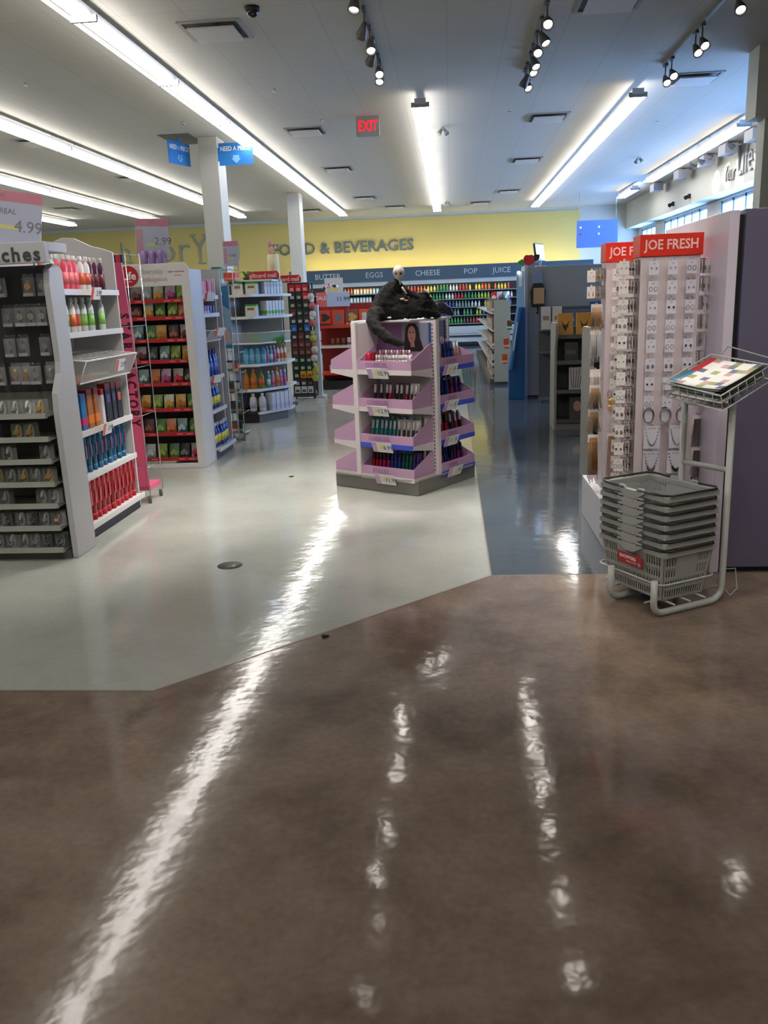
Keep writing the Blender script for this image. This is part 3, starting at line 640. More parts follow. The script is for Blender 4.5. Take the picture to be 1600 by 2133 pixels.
for j, (y, c_) in enumerate(((5.66, (200, 110, 70)), (5.9, (190, 120, 80)), (6.15, (170, 150, 90)))):
    tag(MB().box((0, 0, .012), (.16, .05, .02), rz=.5*j).build('sachet', colr(*c_)), 'small orange and tan sachet in the clear wire bin, %s from the near end' % ORD[j], 'sachet', 'sachets in the wire bin').location = (XS-.13, y, 1.081)
for (y, z, d) in ((5.93, 1.675, 'top hair care shelf'), (6.05, 1.17, 'clear wire bin'), (5.86, .735, 'third hair care shelf')):
    T = Matrix.Rotation(_MR, 4, 'Z') @ Matrix.Rotation(.25, 4, 'X')
    o = price_card(T, .16, .085, '3.99', yellow=False).build('price_card', CARDR, loc=(XS+.02 if z != 1.17 else XS+.09, y, z-.01)); tag(o, 'white price card with a red end on the ' + d, 'price card', 'price cards on the hair care shelves')

# pink display beside it
pk = thing('pink_display', 'tall pink display with vertical black lettering and wire sides', 'display', (-2.612, 6.56, 0))
MB().prism([(0, .14), (.122, .14), (.124, 1.1), (.118, 1.45), (.095, 1.90), (.03, 1.90), (.01, 1.45), (.0, 1.1)], 'y', 0, .02).build('front_panel', PINK, pk, bev=.002)
lt = MB()
for k, ch in enumerate('STAR FACTORY'): lt.text(ch, .115, (.064, -.001, 1.50-k*.076), ext=.0008, tilt=-_MR, sx=.72, bold=.005)
lt.build('lettering', colr(70, 10, 30), pk)
wr = MB()
for (x, y) in ((-.008, -.01), (.132, -.01), (.132, .30)): wr.cyl((x, y, .06), (x, y, 1.98), .004, n=6)
for z in (1.42, .72, .3, 1.96, 1.1): wr.tube([(-.008, -.012, z), (.132, -.012, z), (.132, .30, z)], .003, 6)
wr.build('wire_frame', CHROME, pk)
MB().bx(0, .125, .03, .28, .10, .14).build('base_tray', PINK, pk)
for (x, y) in ((.12, .0), (.12, .27), (0, .0)): MB().cyl((x, y, .0), (x, y, .06), .016, n=8).build('foot', DARKGREY, pk)
tag(MB().bx(-.04, .04, -.03, .03, 0, .06, 0).bx(-.015, .02, -.031, -.03, .0, .06, 1).build('small_box', [BLACK, colr(190, 24, 48)], loc=(-2.57, 6.66, 1.901)), 'small black and red box on top of the pink display', 'box')

# ---------------------------------------------------------------- snack rack with red strips (faces the camera)
sr = thing('snack_rack', 'white framed rack of snack bags on red edged shelves', 'rack', (0, 0, 0))
FX0, FX1, FY = -3.22, -2.50, 8.05
MB().prism([(FX0, 0), (FX1+.05, 0), (FX1+.05, 1.90), (FX1+.01, 1.955), (FX0, 1.955), (FX0, 1.75), (FX1-.03, 1.75), (FX1-.03, .045), (FX0, .045)], 'y', FY, FY+.05).build('front_frame', WHITE, sr, bev=.004)
MB().bx(FX1+.02, FX1+.05, FY+.05, FY+.36, 0, 1.9).bx(FX0-.03, FX0, FY, FY+.36, 0, 1.93).build('side_panel', WHITE, sr, bev=.004)
MB().bx(FX0, FX1+.02, FY+.33, FY+.36, .04, 1.9).build('back_panel', DKBACK, sr)
lt = MB(); lt.cyl((FX0+.19, FY-.001, 1.85), (FX0+.19, FY-.006, 1.85), .095, n=28, m=0); lt.text('Life', .10, (FX0+.19, FY-.008, 1.85), m=1, ext=.001, bold=.003); lt.text('BRAND', .018, (FX0+.19, FY-.008, 1.80), m=1, ext=.001)
lt.build('round_badge', [RED, PAPER], sr)
lt = MB(); lt.text('Everyday', .062, (FX0+.32, FY-.002, 1.885), ext=.0006, align='LEFT', sx=.9); lt.text('Indulgence', .062, (FX0+.32, FY-.002, 1.815), ext=.0006, align='LEFT', sx=.9)
lt.build('lettering', colr(184, 150, 150), sr)
MB().text('NEW  FLAVOURS', .02, (FX1-.07, FY-.002, 1.875), ext=.0006).text('try one', .02, (FX1-.06, FY-.002, 1.845), ext=.0006).build('small_print', colr(190, 60, 70), sr)
RZ = [1.615, 1.455, 1.245, 1.045, .825, .575, .335, .085]
for z in RZ:
    s_ = MB(); s_.bx(FX0, FX1, FY+.06, FY+.33, z-.006, z, 0); s_.bx(FX0, FX1-.035, FY+.045, FY+.06, z-.018, z+.016, 1)
    for x in (-2.98, -2.70, -2.60): s_.bx(x-.03, x+.03, FY+.0435, FY+.045, z-.006, z+.005, 2)
    s_.build('shelf', [DARKGREY, RED, colr(214, 120, 120)], sr)
def bag_kind(c1, c2, c3):
    def make():
        m_ = MB(); n = 5; vs = []
        def P(i, j, s): 
            u = i/(n-1); v = j/(n-1); th = math.sin(math.pi*u)*math.sin(math.pi*v)
            return (-.053+.106*u+(.004 if 0 < j < n-1 else 0)*(.5-u)*2, s*.022*th, .145*v)
        for s in (-1, 1):
            vs = [P(i, j, s) for j in range(n) for i in range(n)]
            fs = [(j*n+i, j*n+i+1, (j+1)*n+i+1, (j+1)*n+i) for j in range(n-1) for i in range(n-1)]
            o0 = len(m_.v); m_.add(vs, fs, 0, True)
            for q in range(len(fs)):
                j, i = divmod(q, n-1)
                m_.mi[len(m_.mi)-len(fs)+q] = 1 if (j in (0, 1) and i in (1, 2, 3)) else 0
        for j in range(3):
            a = -.02+.02*j; m_.add([(a+.018*math.cos(t), -.0235, .05+.02*(j % 2)+.022*math.sin(t)) for t in [k*math.pi/4 for k in range(8)]], [tuple(range(8))], 2)
        return m_.build('snack_bag', [colr(*c1, .3), colr(*c2, .3), colr(*c3, .3)])
    return Kind(make)
BG = {'plum': bag_kind((70, 52, 56), (120, 70, 60), (150, 90, 60)), 'white': bag_kind((176, 184, 186), (150, 160, 168), (200, 206, 206)), 'yellow': bag_kind((190, 196, 170), (190, 150, 60), (214, 160, 60)), 'pink': bag_kind((176, 150, 170), (150, 60, 110), (170, 80, 130)),
      'green': bag_kind((70, 120, 62), (96, 140, 60), (140, 160, 90)), 'lime': bag_kind((120, 146, 60), (90, 130, 50), (150, 170, 80)), 'orange': bag_kind((180, 120, 80), (190, 90, 50), (200, 120, 70)), 'teal': bag_kind((120, 150, 150), (60, 120, 130), (180, 196, 190)),
      'amber': bag_kind((196, 160, 90), (190, 130, 40), (170, 110, 40)), 'maroon': bag_kind((150, 140, 136), (90, 40, 40), (110, 40, 36)), 'dark': bag_kind((40, 44, 44), (60, 70, 66), (120, 120, 110)), 'red': bag_kind((160, 150, 146), (170, 40, 56), (190, 60, 60))}
BR = [['maroon', 'white', 'yellow', 'pink', 'lime'], ['plum', 'yellow', 'green', 'lime', 'orange'], ['teal', 'green', 'amber', 'plum', 'maroon'], ['maroon', 'dark', 'teal', 'lime', 'amber'],
      ['teal', 'orange', 'pink', 'red', 'dark'], ['amber', 'lime', 'yellow', 'amber', 'green'], ['plum', 'green', 'orange', 'teal', 'green'], ['white', 'lime', 'green', 'dark', 'red']]
for ri, cs in enumerate(BR):
    for j, c_ in enumerate(cs):
        BG[c_].put((-3.03+j*.115+random.uniform(-.008, .008), FY+.11, RZ[ri]+.001), random.uniform(-.1, .1), '%s snack bag, %s from the left, %s red edged shelf' % (c_, ORD[j], SN[ri] if ri < 4 else ['fifth', 'sixth', 'seventh', 'lowest'][ri-4]), 'snack bag', 'snack bags on the red edged rack', tilt=(-.12, 0))
# aisle side of the same island
u2 = aisle_unit('mouthwash_shelving', 'white aisle shelving of pink cartons and blue bottles', -2.47, 8.46, 9.12, 1.83, [(1.655, -.02), (1.475, -.02), (.835, -.02), (.495, -.02), (.115, .05)], .02)
MB().bx(-2.475, -2.45, 8.415, 8.455, 0, 1.9).build('front_post', WHITE, u2, bev=.003)
MB().bx(-2.92, -2.47, 9.20, 9.23, 0, 1.93).bx(-2.92, -2.88, 8.46, 9.2, 1.7, 1.93).build('header_panel', PALE, u2)
C1 = carton_kind(.075, .07, .17, (224, 130, 150), None, (200, 60, 100)); C2 = carton_kind(.07, .07, .15, (190, 26, 50), (220, 90, 110)); C3 = carton_kind(.07, .06, .085, (150, 120, 190), (230, 210, 220), (70, 60, 150), (200, 60, 90)); C4 = carton_kind(.07, .06, .085, (60, 60, 150))
row_x([(C1, 'pink carton'), (C1, 'pink carton'), (C1, 'pink carton'), (C2, 'crimson carton'), (C2, 'crimson carton'), (C2, 'crimson carton'), (C2, 'crimson carton')], (8.52, 9.05), -2.545, 1.652, 'the pink carton shelf', 'carton', jit=.003)
row_x([(C3, 'small violet pack'), (C3, 'small violet pack'), (C3, 'small violet pack'), (C3, 'small violet pack'), (C4, 'small dark blue pack'), (C4, 'small dark blue pack')], (8.52, 9.05), -2.545, 1.472, 'the violet pack shelf', 'carton', jit=.003)
wire_bin((-2.48, 8.5, 1.20), .58, 'clear empty bin on the island beside the snack rack', hh=.11, w=.3)
BB = bottle_kind(.27, .045, (24, 62, 160), (30, 50, 130), (60, 96, 190), shape='round'); BY = bottle_kind(.25, .045, (26, 66, 160), (210, 214, 226), (226, 206, 50), shape='round')
row_x([(BB, 'tall blue mouthwash bottle')]*6, (8.53, 9.04), -2.55, .832, 'the upper mouthwash shelf')
row_x([(BY, 'blue bottle with yellow offer label')]*6, (8.53, 9.04), -2.55, .492, 'the middle mouthwash shelf')
row_x([(BY, 'blue bottle with yellow offer label')]*7, (8.54, 9.06), -2.49, .112, 'the lowest mouthwash shelf')
row_x([(BB, 'tall blue mouthwash bottle')]*6, (8.56, 9.04), -2.62, .112, 'the back of the lowest mouthwash shelf')
for (y, z, d) in ((8.62, 1.64, 'shelf of pink cartons'), (8.75, 1.29, 'clear empty bin'), (8.62, .82, 'upper mouthwash shelf')):
    T = Matrix.Rotation(_MR*.75, 4, 'Z') @ Matrix.Rotation(.3, 4, 'X')
    o = price_card(T, .16, .085, '', yellow=False).build('price_card', CARDR, loc=(-2.43 if z != 1.29 else -2.39, y, z)); tag(o, 'small price card on the ' + d, 'price card', 'price cards beside the snack rack')
# clip strip of small packs and blue banner behind it
cs_ = thing('clip_strip', 'tall wire rack of small hanging packs behind the mouthwash shelving', 'rack', (-2.70, 9.62, 0))
wr = MB()
for x in (0, .14, .27): wr.cyl((x, 0, .05), (x, 0, 1.95), .006, n=6)
for z in [.1+.23*k for k in range(5)]+[1.775, 1.94]: wr.tube([(0, 0, z), (.27, 0, z), (.27, .3, z), (0, .3, z)], .004, 5, closed=True)
wr.bx(0, .27, .02, .3, 0, .06).bx(0, .27, .005, .3, 1.765, 1.77); wr.build('wire_frame', CHROME, cs_)
PK = [carton_kind(.055, .03, .14, (60, 60, 56), (190, 110, 70), (40, 120, 130)), carton_kind(.055, .03, .14, (200, 196, 186), (60, 120, 100), (30, 30, 30)), carton_kind(.055, .03, .14, (170, 70, 50), (226, 190, 150), (30, 110, 130)), carton_kind(.055, .03, .14, (40, 44, 44), (90, 150, 140))]
for ri in range(4):
    for j in range(4):
        PK[(ri+j) % 4].put((-2.665+j*.064, 9.595, .11+.23*ri), 0, 'small hanging pack on the wire rack, %s from the left in the %s row up' % (ORD[j], ORD[ri]), 'pack', 'small packs on the wire rack')
bn_ = thing('blue_banner', 'light blue upright banner with red cross mark behind the wire rack', 'banner', (-2.715, 9.50, 0))
BNB = mat('banner_blue_print', srgb(44, 110, 152), .5); BNL = mat('banner_pale_print', srgb(128, 164, 188), .5)
MB().bx(0, .25, 0, .02, 1.08, 1.76, 0).build('banner_board', BNB, bn_)
q = MB(); pts = [(.002, 1.12), (.248, 1.12), (.248, 1.50)] + [(.248-.246*k/8, 1.50+.12*math.sin(math.pi*.5*k/8)) for k in range(1, 9)]
q.prism(pts, 'y', -.002, 0, 0); q.bx(.09, .18, -.004, -.002, 1.43, 1.465, 1).bx(.115, .125, -.004, -.002, 1.42, 1.475, 2).bx(.13, .18, -.004, -.002, 1.66, 1.70, 2)
q.prism([(.16, 1.14), (.24, 1.14), (.245, 1.25), (.2, 1.30), (.165, 1.22)], 'y', -.004, -.002, 3)
q.build('banner_print', [BNL, RED, PAPER, colr(196, 160, 140)], bn_)
st_ = MB(); st_.bx(0, .25, 0, .08, 0, .02); st_.cyl((.01, .03, .0), (.01, .03, 1.76), .008, n=8); st_.cyl((.24, .03, .0), (.24, .03, 1.76), .008, n=8); st_.build('stand', CHROME, bn_)

# ---------------------------------------------------------------- lotion end shelf (chamfered), faces the camera
EX0, EY = -2.93, 11.1
le = thing('lotion_end_shelf', 'white chamfered end shelf of lotions on a black plinth', 'shelving unit', (0, 0, 0))
poly = [(EX0, EY+.02), (-2.58, EY+.02), (-2.26, EY+.52), (-2.26, EY+1.1), (EX0, EY+1.1)]
def chshelf(z0, z1, m, ins=0, name='shelf'): return MB().prism(poly, 'z', z0, z1)
MB().bx(EX0-.03, EX0+.03, EY, EY+1.1, .0, 1.86).build('side_panel', WHITE, le, bev=.003)
MB().bx(EX0+.03, -2.32, EY+.62, EY+.65, .14, 1.86).bx(EX0+.03, EX0+.05, EY+.05, EY+.62, .14, 1.86).build('back_panel', PALE, le)
EZ = [1.68, 1.40, .78, .45, .15]
for z in EZ[:-1]: chshelf(z-.035, z, 0).build('shelf', WHITE, le, bev=.003)
chshelf(.115, .149, 0).build('shelf', BLACK, le, bev=.003)
MB().prism([(-2.60, EY+.0), (-2.57, EY+.0), (-2.245, EY+.51), (-2.245, EY+.8), (-2.258, EY+.8), (-2.262, EY+.52)], 'z', .115, .151).build('shelf_lip', WHITE, le)
MB().prism([(EX0+.03, EY+.05), (-2.6, EY+.05), (-2.6, EY+1.05), (EX0+.03, EY+1.05)], 'z', 0, .112).build('plinth', BLACK, le)
MB().prism([(-2.599, EY+.04), (-2.30, EY+.52), (-2.30, EY+1.05), (-2.599, EY+1.05)], 'z', 0, .112).build('plinth_corner', colr(110, 106, 98, .6), le)
def row_pts(kinds, p, q_, z, where, cat, group=None, rz=0):
    n = len(kinds)
    for j, (k, nm) in enumerate(kinds):
        if k is None: continue
        t_ = j/max(1, n-1); k.put((p[0]+(q_[0]-p[0])*t_, p[1]+(q_[1]-p[1])*t_, z), rz+random.uniform(-.05, .05), '%s, %s from the left, %s' % (nm, ORD[j], where), cat, group or 'products on '+where)
K1 = carton_kind(.15, .12, .15, (214, 214, 208), None, (70, 160, 60), (150, 110, 70)); K2 = carton_kind(.045, .12, .18, (216, 214, 212), None, (80, 170, 70), (200, 170, 170)); K3 = carton_kind(.045, .12, .19, (218, 216, 214), (100, 180, 90), None)
row_pts([(K1, 'white box with a picture and green top'), (K1, 'white box with a picture and green top')], (-2.78, EY+.14), (-2.60, EY+.16), 1.681, 'the top lotion shelf, front', 'box')
row_pts([(K2, 'slim white and green box')]*6, (-2.49, EY+.30), (-2.34, EY+.58), 1.681, 'the top lotion shelf, right corner', 'box', rz=R_(57))
row_pts([(K1, 'white box with a green top')], (-2.62, EY+.15), (-2.6, EY+.16), 1.401, 'the second lotion shelf, front', 'box')
row_pts([(K3, 'slim white box with a green foot')]*6, (-2.48, EY+.30), (-2.33, EY+.58), 1.401, 'the second lotion shelf, right corner', 'box', rz=R_(57))
L1 = bottle_kind(.24, .036, (90, 170, 200), (40, 100, 170), (130, 196, 220)); L2 = bottle_kind(.22, .03, (150, 120, 180), (220, 210, 220), (190, 80, 120)); L3 = bottle_kind(.22, .03, (220, 200, 180), (206, 130, 90), (200, 110, 70)); L4 = bottle_kind(.22, .03, (50, 150, 140), (220, 220, 220), (180, 220, 210))
row_pts([(L1, 'light blue lotion bottle')]*4, (-2.74, EY+.12), (-2.52, EY+.20), .781, 'the third lotion shelf, front', 'bottle')
row_pts([(L2, 'violet lotion bottle'), (L4, 'teal lotion bottle'), (L2, 'violet lotion bottle'), (L3, 'cream lotion bottle'), (L3, 'cream lotion bottle'), (L3, 'cream lotion bottle')], (-2.48, EY+.26), (-2.30, EY+.56), .781, 'the third lotion shelf, right corner', 'bottle', rz=R_(57))
L5 = bottle_kind(.26, .045, (186, 120, 30), (190, 130, 40), (196, 104, 30), shape='round'); L6 = bottle_kind(.26, .04, (110, 120, 30), (60, 100, 50), (190, 110, 40), shape='round')
row_pts([(L5, 'amber pump bottle'), (L5, 'amber pump bottle'), (L6, 'olive pump bottle')], (-2.76, EY+.11), (-2.56, EY+.14), .451, 'the fourth lotion shelf, front', 'bottle')
row_pts([(L4, 'pale teal lotion bottle'), (L2, 'violet lotion bottle'), (L5, 'orange lotion bottle'), (L2, 'violet lotion bottle'), (L2, 'violet lotion bottle')], (-2.48, EY+.24), (-2.31, EY+.5), .451, 'the fourth lotion shelf, right corner', 'bottle', rz=R_(57))
L7 = bottle_kind(.24, .05, (214, 214, 220), (226, 226, 230), (180, 186, 200)); K5 = carton_kind(.07, .12, .23, (206, 206, 216), (190, 186, 210))
row_pts([(L7, 'large white bottle'), (L7, 'large white bottle')], (-2.68, EY+.10), (-2.56, EY+.12), .151, 'the lowest lotion shelf', 'bottle')
row_pts([(K5, 'large white pack')]*5, (-2.47, EY+.23), (-2.30, EY+.56), .151, 'the lowest lotion shelf, right corner', 'pack', rz=R_(57))
bn2 = thing('acrylic_bin', 'clear acrylic bin of green packets on the lotion end shelf', 'bin', (-2.62, EY+.02, 1.05), R_(0))
MB().prism([(-.28, 0), (.1, -.02), (.42, .48), (.36, .52), (-.28, .56)], 'z', 0, .006).add([(-.28, 0, 0), (.1, -.02, 0), (.1, -.04, .14), (-.28, -.02, .14)], [(0, 1, 2, 3)]).add([(.1, -.02, 0), (.42, .48, 0), (.44, .46, .14), (.1, -.04, .14)], [(0, 1, 2, 3)]).build('tray', CLEAR2, bn2)
MB().tube([(-.28, -.02, .14), (.1, -.04, .14), (.44, .46, .14)], .004, 6).tube([(-.28, 0, 0), (.1, -.02, 0), (.42, .48, 0)], .012, 6).build('rim', colr(220, 220, 216), bn2)
GPK = carton_kind(.05, .2, .08, (40, 150, 60), (90, 110, 60))
for j in range(7): GPK.put((-2.66+j*.062, EY+.16+j*.04, 1.058), .2, 'green packet in the acrylic bin, %s from the left' % ORD[j], 'packet', 'green packets in the acrylic bin', tilt=(.25, 0))

# ---------------------------------------------------------------- gift card racks
def card_rack(x, y, w, zt, label, header, hx, seed):
    r = thing('gift_card_rack', label, 'card rack', (x, y, 0), 0, 'gift card racks')
    fr = MB()
    for xx in (0, w): fr.bx(xx-.012, xx+.012, 0, .025, .03, zt)
    for xx in (0, w): fr.bx(xx-.012, xx+.012, .3, .325, .03, zt)
    fr.bx(-.02, w+.02, -.01, .34, .03, .075); fr.bx(0, w, .01, .02, .075, zt)
    fr.build('frame', mat('dark_rack_metal', srgb(58, 58, 58), .5), r, bev=.002)
    MB().bx(-.02, w+.02, .03, .34, zt, zt+.004).build('top_board', colr(90, 90, 90), r)
    wh = MB()
    for xx in (.02, w-.02): wh.cyl((xx-.01, .05, .016), (xx+.01, .05, .016), .015, n=8)
    wh.build('wheel', BLACK, r)
    hb = MB(); a, b_ = hx; pts = [(a, 0), (b_, 0), (b_, .07), (b_-.03, .115), (a+.03, .115), (a, .07)]
    hb.T = Matrix.Translation((0, 0, zt+.01)); hb.prism(pts, 'y', -.02, 0)
    hd0 = hb.build('header', mat('gift_card_red', srgb(176, 20, 28), .4), r, bev=.004)
    MB().text(header, .085, ((a+b_)/2, -.022, zt+.06), ext=.001, bold=.0015, sx=.98).build('lettering', colr(226, 186, 186), hd0)
    return r
card_rack(-3.02, 12.9, .42, 1.90, 'gift card rack with a long red header behind the lotion shelf', 'giftcard mall', (-.02, .47), 1)
card_rack(-2.62, 13.9, .34, 1.86, 'narrow gift card rack with hanging cards to the floor', 'giftcard mall', (-.24, .22), 2)
def gift_card(c1, c2):
    return Kind(lambda: MB().bx(-.046, .046, -.002, .0, 0, .112, 0).bx(-.03, .028, -.003, -.002, .015, .06, 1).build('gift_card', [colr(*c1), colr(*c2)]))
GC = [gift_card((190, 26, 50), (220, 150, 150)), gift_card((28, 28, 30), (90, 90, 90)), gift_card((40, 100, 176), (90, 150, 210)), gift_card((96, 54, 50), (150, 90, 84)), gift_card((30, 60, 50), (170, 180, 150)), gift_card((196, 160, 40), (180, 40, 40)), gift_card((60, 58, 58), (190, 190, 190)), gift_card((206, 206, 204), (60, 90, 150))]
gn = ['red', 'black', 'blue', 'brown', 'dark green', 'yellow', 'charcoal', 'white']
rowc = [0, 0, 1, 1, 6, 2, 6, 3, 3, 4, 4, 5, 6, 7]
for ri in range(14):
    z = 1.72-ri*.125
    for j in range(3):
        k = rowc[ri] if random.random() < .62 else random.choice((1, 6, 4, 3))
        GC[k].put((-2.56+j*.108, 13.885, z), 0, '%s gift card, %s from the left, %s row of the narrow rack' % (gn[k], ORD[j], ORD[ri]), 'gift card', 'gift cards on the narrow rack')
for ri in range(12):
    z = 1.72-ri*.13
    for j in (3, 4):
        k = 0 if ri < 6 else random.choice((1, 3, 6))
        GC[k].put((-2.97+j*.088, 12.885, z), 0, '%s gift card, %s from the left, %s row behind the lotions' % (gn[k], ORD[j], ORD[ri]), 'gift card', 'gift cards on the rear rack')
# stack of small plush packs hanging to the right of the narrow rack
ps = thing('side_hanger', 'slim white stand of hanging toys beside the narrow gift card rack', 'stand', (-2.20, 14.0, 0))
MB().bx(-.03, .03, 0, .1, 0, 1.5).bx(-.08, .08, -.05, .2, 0, .03).build('post', mat('white_stand', srgb(190, 200, 212), .5), ps)
def toy(c1, c2):
    def make():
        o = empty('plush_toy'); MB().ball((0, 0, -.06), .055, 10, 8, sc=(1, .8, 1.1)).build('body', colr(*c1, .9), o); MB().ball((0, 0, .02), .035, 10, 8).ball((-.03, 0, .05), .014, 6, 5).ball((.03, 0, .05), .014, 6, 5).build('head', colr(*c2, .9), o); return o
    return Kind(make)
TY = [toy((176, 92, 90), (206, 200, 196)), toy((196, 188, 186), (90, 70, 80)), toy((160, 160, 70), (176, 176, 100)), toy((190, 184, 178), (176, 110, 96))]
for j, (k, z) in enumerate(((1, 1.70), (0, 1.55), (0, 1.28), (1, 1.42), (2, 1.04), (3, .86), (3, .72), (2, .52), (2, .40))):
    TY[k].put((-2.26+.015*(j % 2), 13.9, z), 0, 'small plush toy hanging on the slim stand, %s from the top' % ORD[j], 'plush toy', 'toys on the slim stand')
# white post and notice further back
nb = thing('notice_panel', 'pale floor standing panel with a beige picture behind the gift cards', 'panel', (-2.62, 18.0, 0))
MB().bx(0, .38, 0, .03, 0, 2.02, 0).build('panel_board', PALE, nb); MB().bx(.06, .28, -.003, 0, 1.55, 1.85).build('picture', colr(186, 170, 120), nb)

# ---------------------------------------------------------------- orange candy end display
cd = thing('candy_shelf', 'orange red end shelf of boxed chocolates with a sale card', 'shelving unit', (0, 0, 0))
ORN = mat('orange_shelf_liner', srgb(196, 56, 24), .5); DRD = mat('dark_red_liner', srgb(140, 32, 26), .5)
MB().bx(-2.53, -2.41, 15.30, 15.34, .16, 1.32).build('side_post', mat('white_stand', srgb(190, 200, 212), .5), cd)
MB().bx(-2.40, -1.1, 15.72, 15.76, .15, 1.5).build('back_panel', DRD, cd)
for z, mm in ((1.13, 1), (.78, 0), (.3, 1)):
    MB().bx(-2.41, -1.1, 15.30, 15.72, z-.03, z, 0).bx(-2.41, -1.1, 15.28, 15.30, z-.045, z+.0, 1).build('shelf', [ORN, WHITE if not mm else ORN], cd)
MB().bx(-2.5, -1.1, 15.28, 15.76, 0, .15).build('base', BLACK, cd)
def cand(c1, c2, h=.27, w=.22):
    def make():
        o = empty('chocolate_box'); MB().bx(-w/2, w/2, 0, .05, 0, h).build('box', colr(*c1, .4), o, bev=.003)
        MB().add([(w*.34*math.cos(a)*(1+.35*math.cos(3*a)), -.001, h*.52+w*.34*math.sin(a)) for a in [k*math.pi/9 for k in range(18)]], [tuple(range(18))]).bx(-w*.48, w*.48, -.0014, -.0004, h*.02, h*.14).build('picture', colr(*c2, .5), o)
        return o
    return Kind(make)
CA = cand((206, 62, 26), (96, 100, 108)); CB = cand((110, 66, 34), (190, 140, 80)); CC = cand((204, 70, 40), (190, 190, 186)); CD_ = cand((200, 60, 20), (40, 34, 34))
for j, (k, nm) in enumerate(((CD_, 'plain orange chocolate box'), (CA, 'orange box with a grey winged shape'), (CB, 'brown box of round chocolates'), (CC, 'orange box with a pale shape'))):
    k.put((-2.27+j*.245, 15.36, 1.131), 0, nm + ' on the orange end shelf', 'box', None, tilt=(-.12, 0))
CE_ = carton_kind(.05, .05, .12, (120, 90, 60), (60, 50, 40)); CF = carton_kind(.06, .05, .13, (206, 200, 196), (150, 60, 50))
row_pts([(CE_, 'small brown tin'), (CE_, 'small brown tin'), (CE_, 'small brown tin'), (CF, 'small white packet'), (CF, 'small white packet')], (-2.15, 15.40), (-1.75, 15.40), .781, 'the second orange shelf', 'tin')
row_pts([(CF, 'white packet with red print')]*4, (-2.2, 15.42), (-1.6, 15.42), .301, 'the lowest orange shelf', 'packet')
sc_ = thing('sale_card', 'wide sale card reading 11.99 above the orange shelf', 'sale card', (-2.40, 15.35, 1.29))
MB().bx(0, .60, 0, .004, .17, .42, 0).bx(0, .19, -.001, 0, .17, .42, 1).build('card', [colr(170, 186, 216), colr(206, 100, 104)], sc_)
MB().text('SALE', .085, (.095, -.003, .32), ext=.0006, bold=.001, m=0).text('11.99', .11, (.48, -.003, .29), ext=.0006, m=1).build('lettering', [PAPER, NAVYINK], sc_)
MB().cyl((.02, .006, -.15), (.02, .006, .42), .004, n=5).cyl((.57, .006, -.15), (.57, .006, .42), .004, n=5).build('holder', CHROME, sc_)
bg_ = MB()
for k in range(9): bg_.ball((-.12+.03*k, random.uniform(-.03, .03), random.uniform(.02, .09)), .035, 7, 5, m=k % 3, sc=(1, .7, .8))
tag(bg_.build('crumpled_bag', [colr(214, 150, 170), NAVYINK, PAPER], loc=(-2.15, 15.37, 1.755)), 'crumpled pink and striped bag lying on the sale card', 'bag')

# ---------------------------------------------------------------- plastic covered price cards above the fixtures
def sale_sign(loc, w, h, rz, lines, label, lean=.0):
    s_ = thing('hanging_sale_sign', label, 'sale sign', loc, rz, 'plastic sleeved sale signs'); s_.rotation_euler = (0, lean, rz)
    MB().bx(0, w, 0, .004, 0, h*.80, 0).bx(0, w, 0, .004, h*.80, h, 1).bx(w*.0, w*.22, -.001, 0, h*.1, h*.72, 2).bx(w*.3, w*.68, -.001, 0, h*.30, h*.37, 3).build('card', [colr(158, 164, 186), mat('faded_pink_band', srgb(178, 84, 108), .5), colr(176, 120, 140), colr(200, 196, 80)], s_)
    lt = MB()
    for (t_, sz, x, z) in lines: lt.text(t_, sz, (x*w, -.003, z*h), ext=.0006)
    lt.build('lettering', colr(70, 72, 90), s_)
    n = 10; sl = MB()
    sl.add([((w+.012)*i/n-.006, -.012-.006*math.sin(i*1.9+j*1.3), (h+.01)*j/6-.005) for j in range(7) for i in range(n+1)], [(j*(n+1)+i, j*(n+1)+i+1, (j+1)*(n+1)+i+1, (j+1)*(n+1)+i) for j in range(6) for i in range(n)], 0, True)
    sl.build('sleeve', mat('glossy_sleeve', srgb(225, 226, 235), .06, alpha=.16, spec=1), s_)
    MB().tube([(w*.9, .01, -.12), (w*.9, .01, h*.9)], .004, 5).tube([(w*.1, .01, -.12), (w*.1, .01, h*.9)], .004, 5).build('stem', CHROME, s_)
sale_sign((-2.96, 5.25, 2.0), .43, .32, R_(8), [("L'OREAL", .045, .45, .62), ('4.99', .10, .82, .36), ('SAVE', .03, .4, .9)], 'large plastic sleeved sale sign above the watch display', lean=R_(9))
sale_sign((-3.02, 8.3, 2.03), .32, .36, 0, [('2.99', .10, .82, .42), ('SAVE', .035, .5, .9)], 'plastic sleeved sale sign above the snack rack', lean=R_(3))
sale_sign((-2.56, 9.8, 1.98), .18, .27, R_(-10), [('9.99', .05, .6, .4)], 'small faded sale sign right of the near column')
def small_stack(x, y, z, n, c, lab, w=.07):
    for j in range(n): tag(MB().lathe([(w*.45, 0), (w*.5, .01), (w*.5, .1), (w*.3, .13)], 8).build('jar', colr(*c)), lab % ORD[j], 'jar', lab % 'row').location = (x+j*w*1.15, y, z)
small_stack(-2.93, 8.25, 1.957, 3, (150, 120, 176), 'violet topped jar above the snack rack, %s from the left')
o = thing('foam_hand', 'pale mannequin hand and sleeve standing above the gift card rack', 'mannequin hand', (-2.66, 13.06, 1.905))
MB().lathe([(.085, 0), (.09, .05), (.085, .35), (.075, .36)], 14).build('sleeve', mat('cream_fabric', srgb(206, 196, 160), .8), o)
hm = MB(); hm.ball((-.02, 0, .42), .045, 10, 8, sc=(1, .5, 1.3))
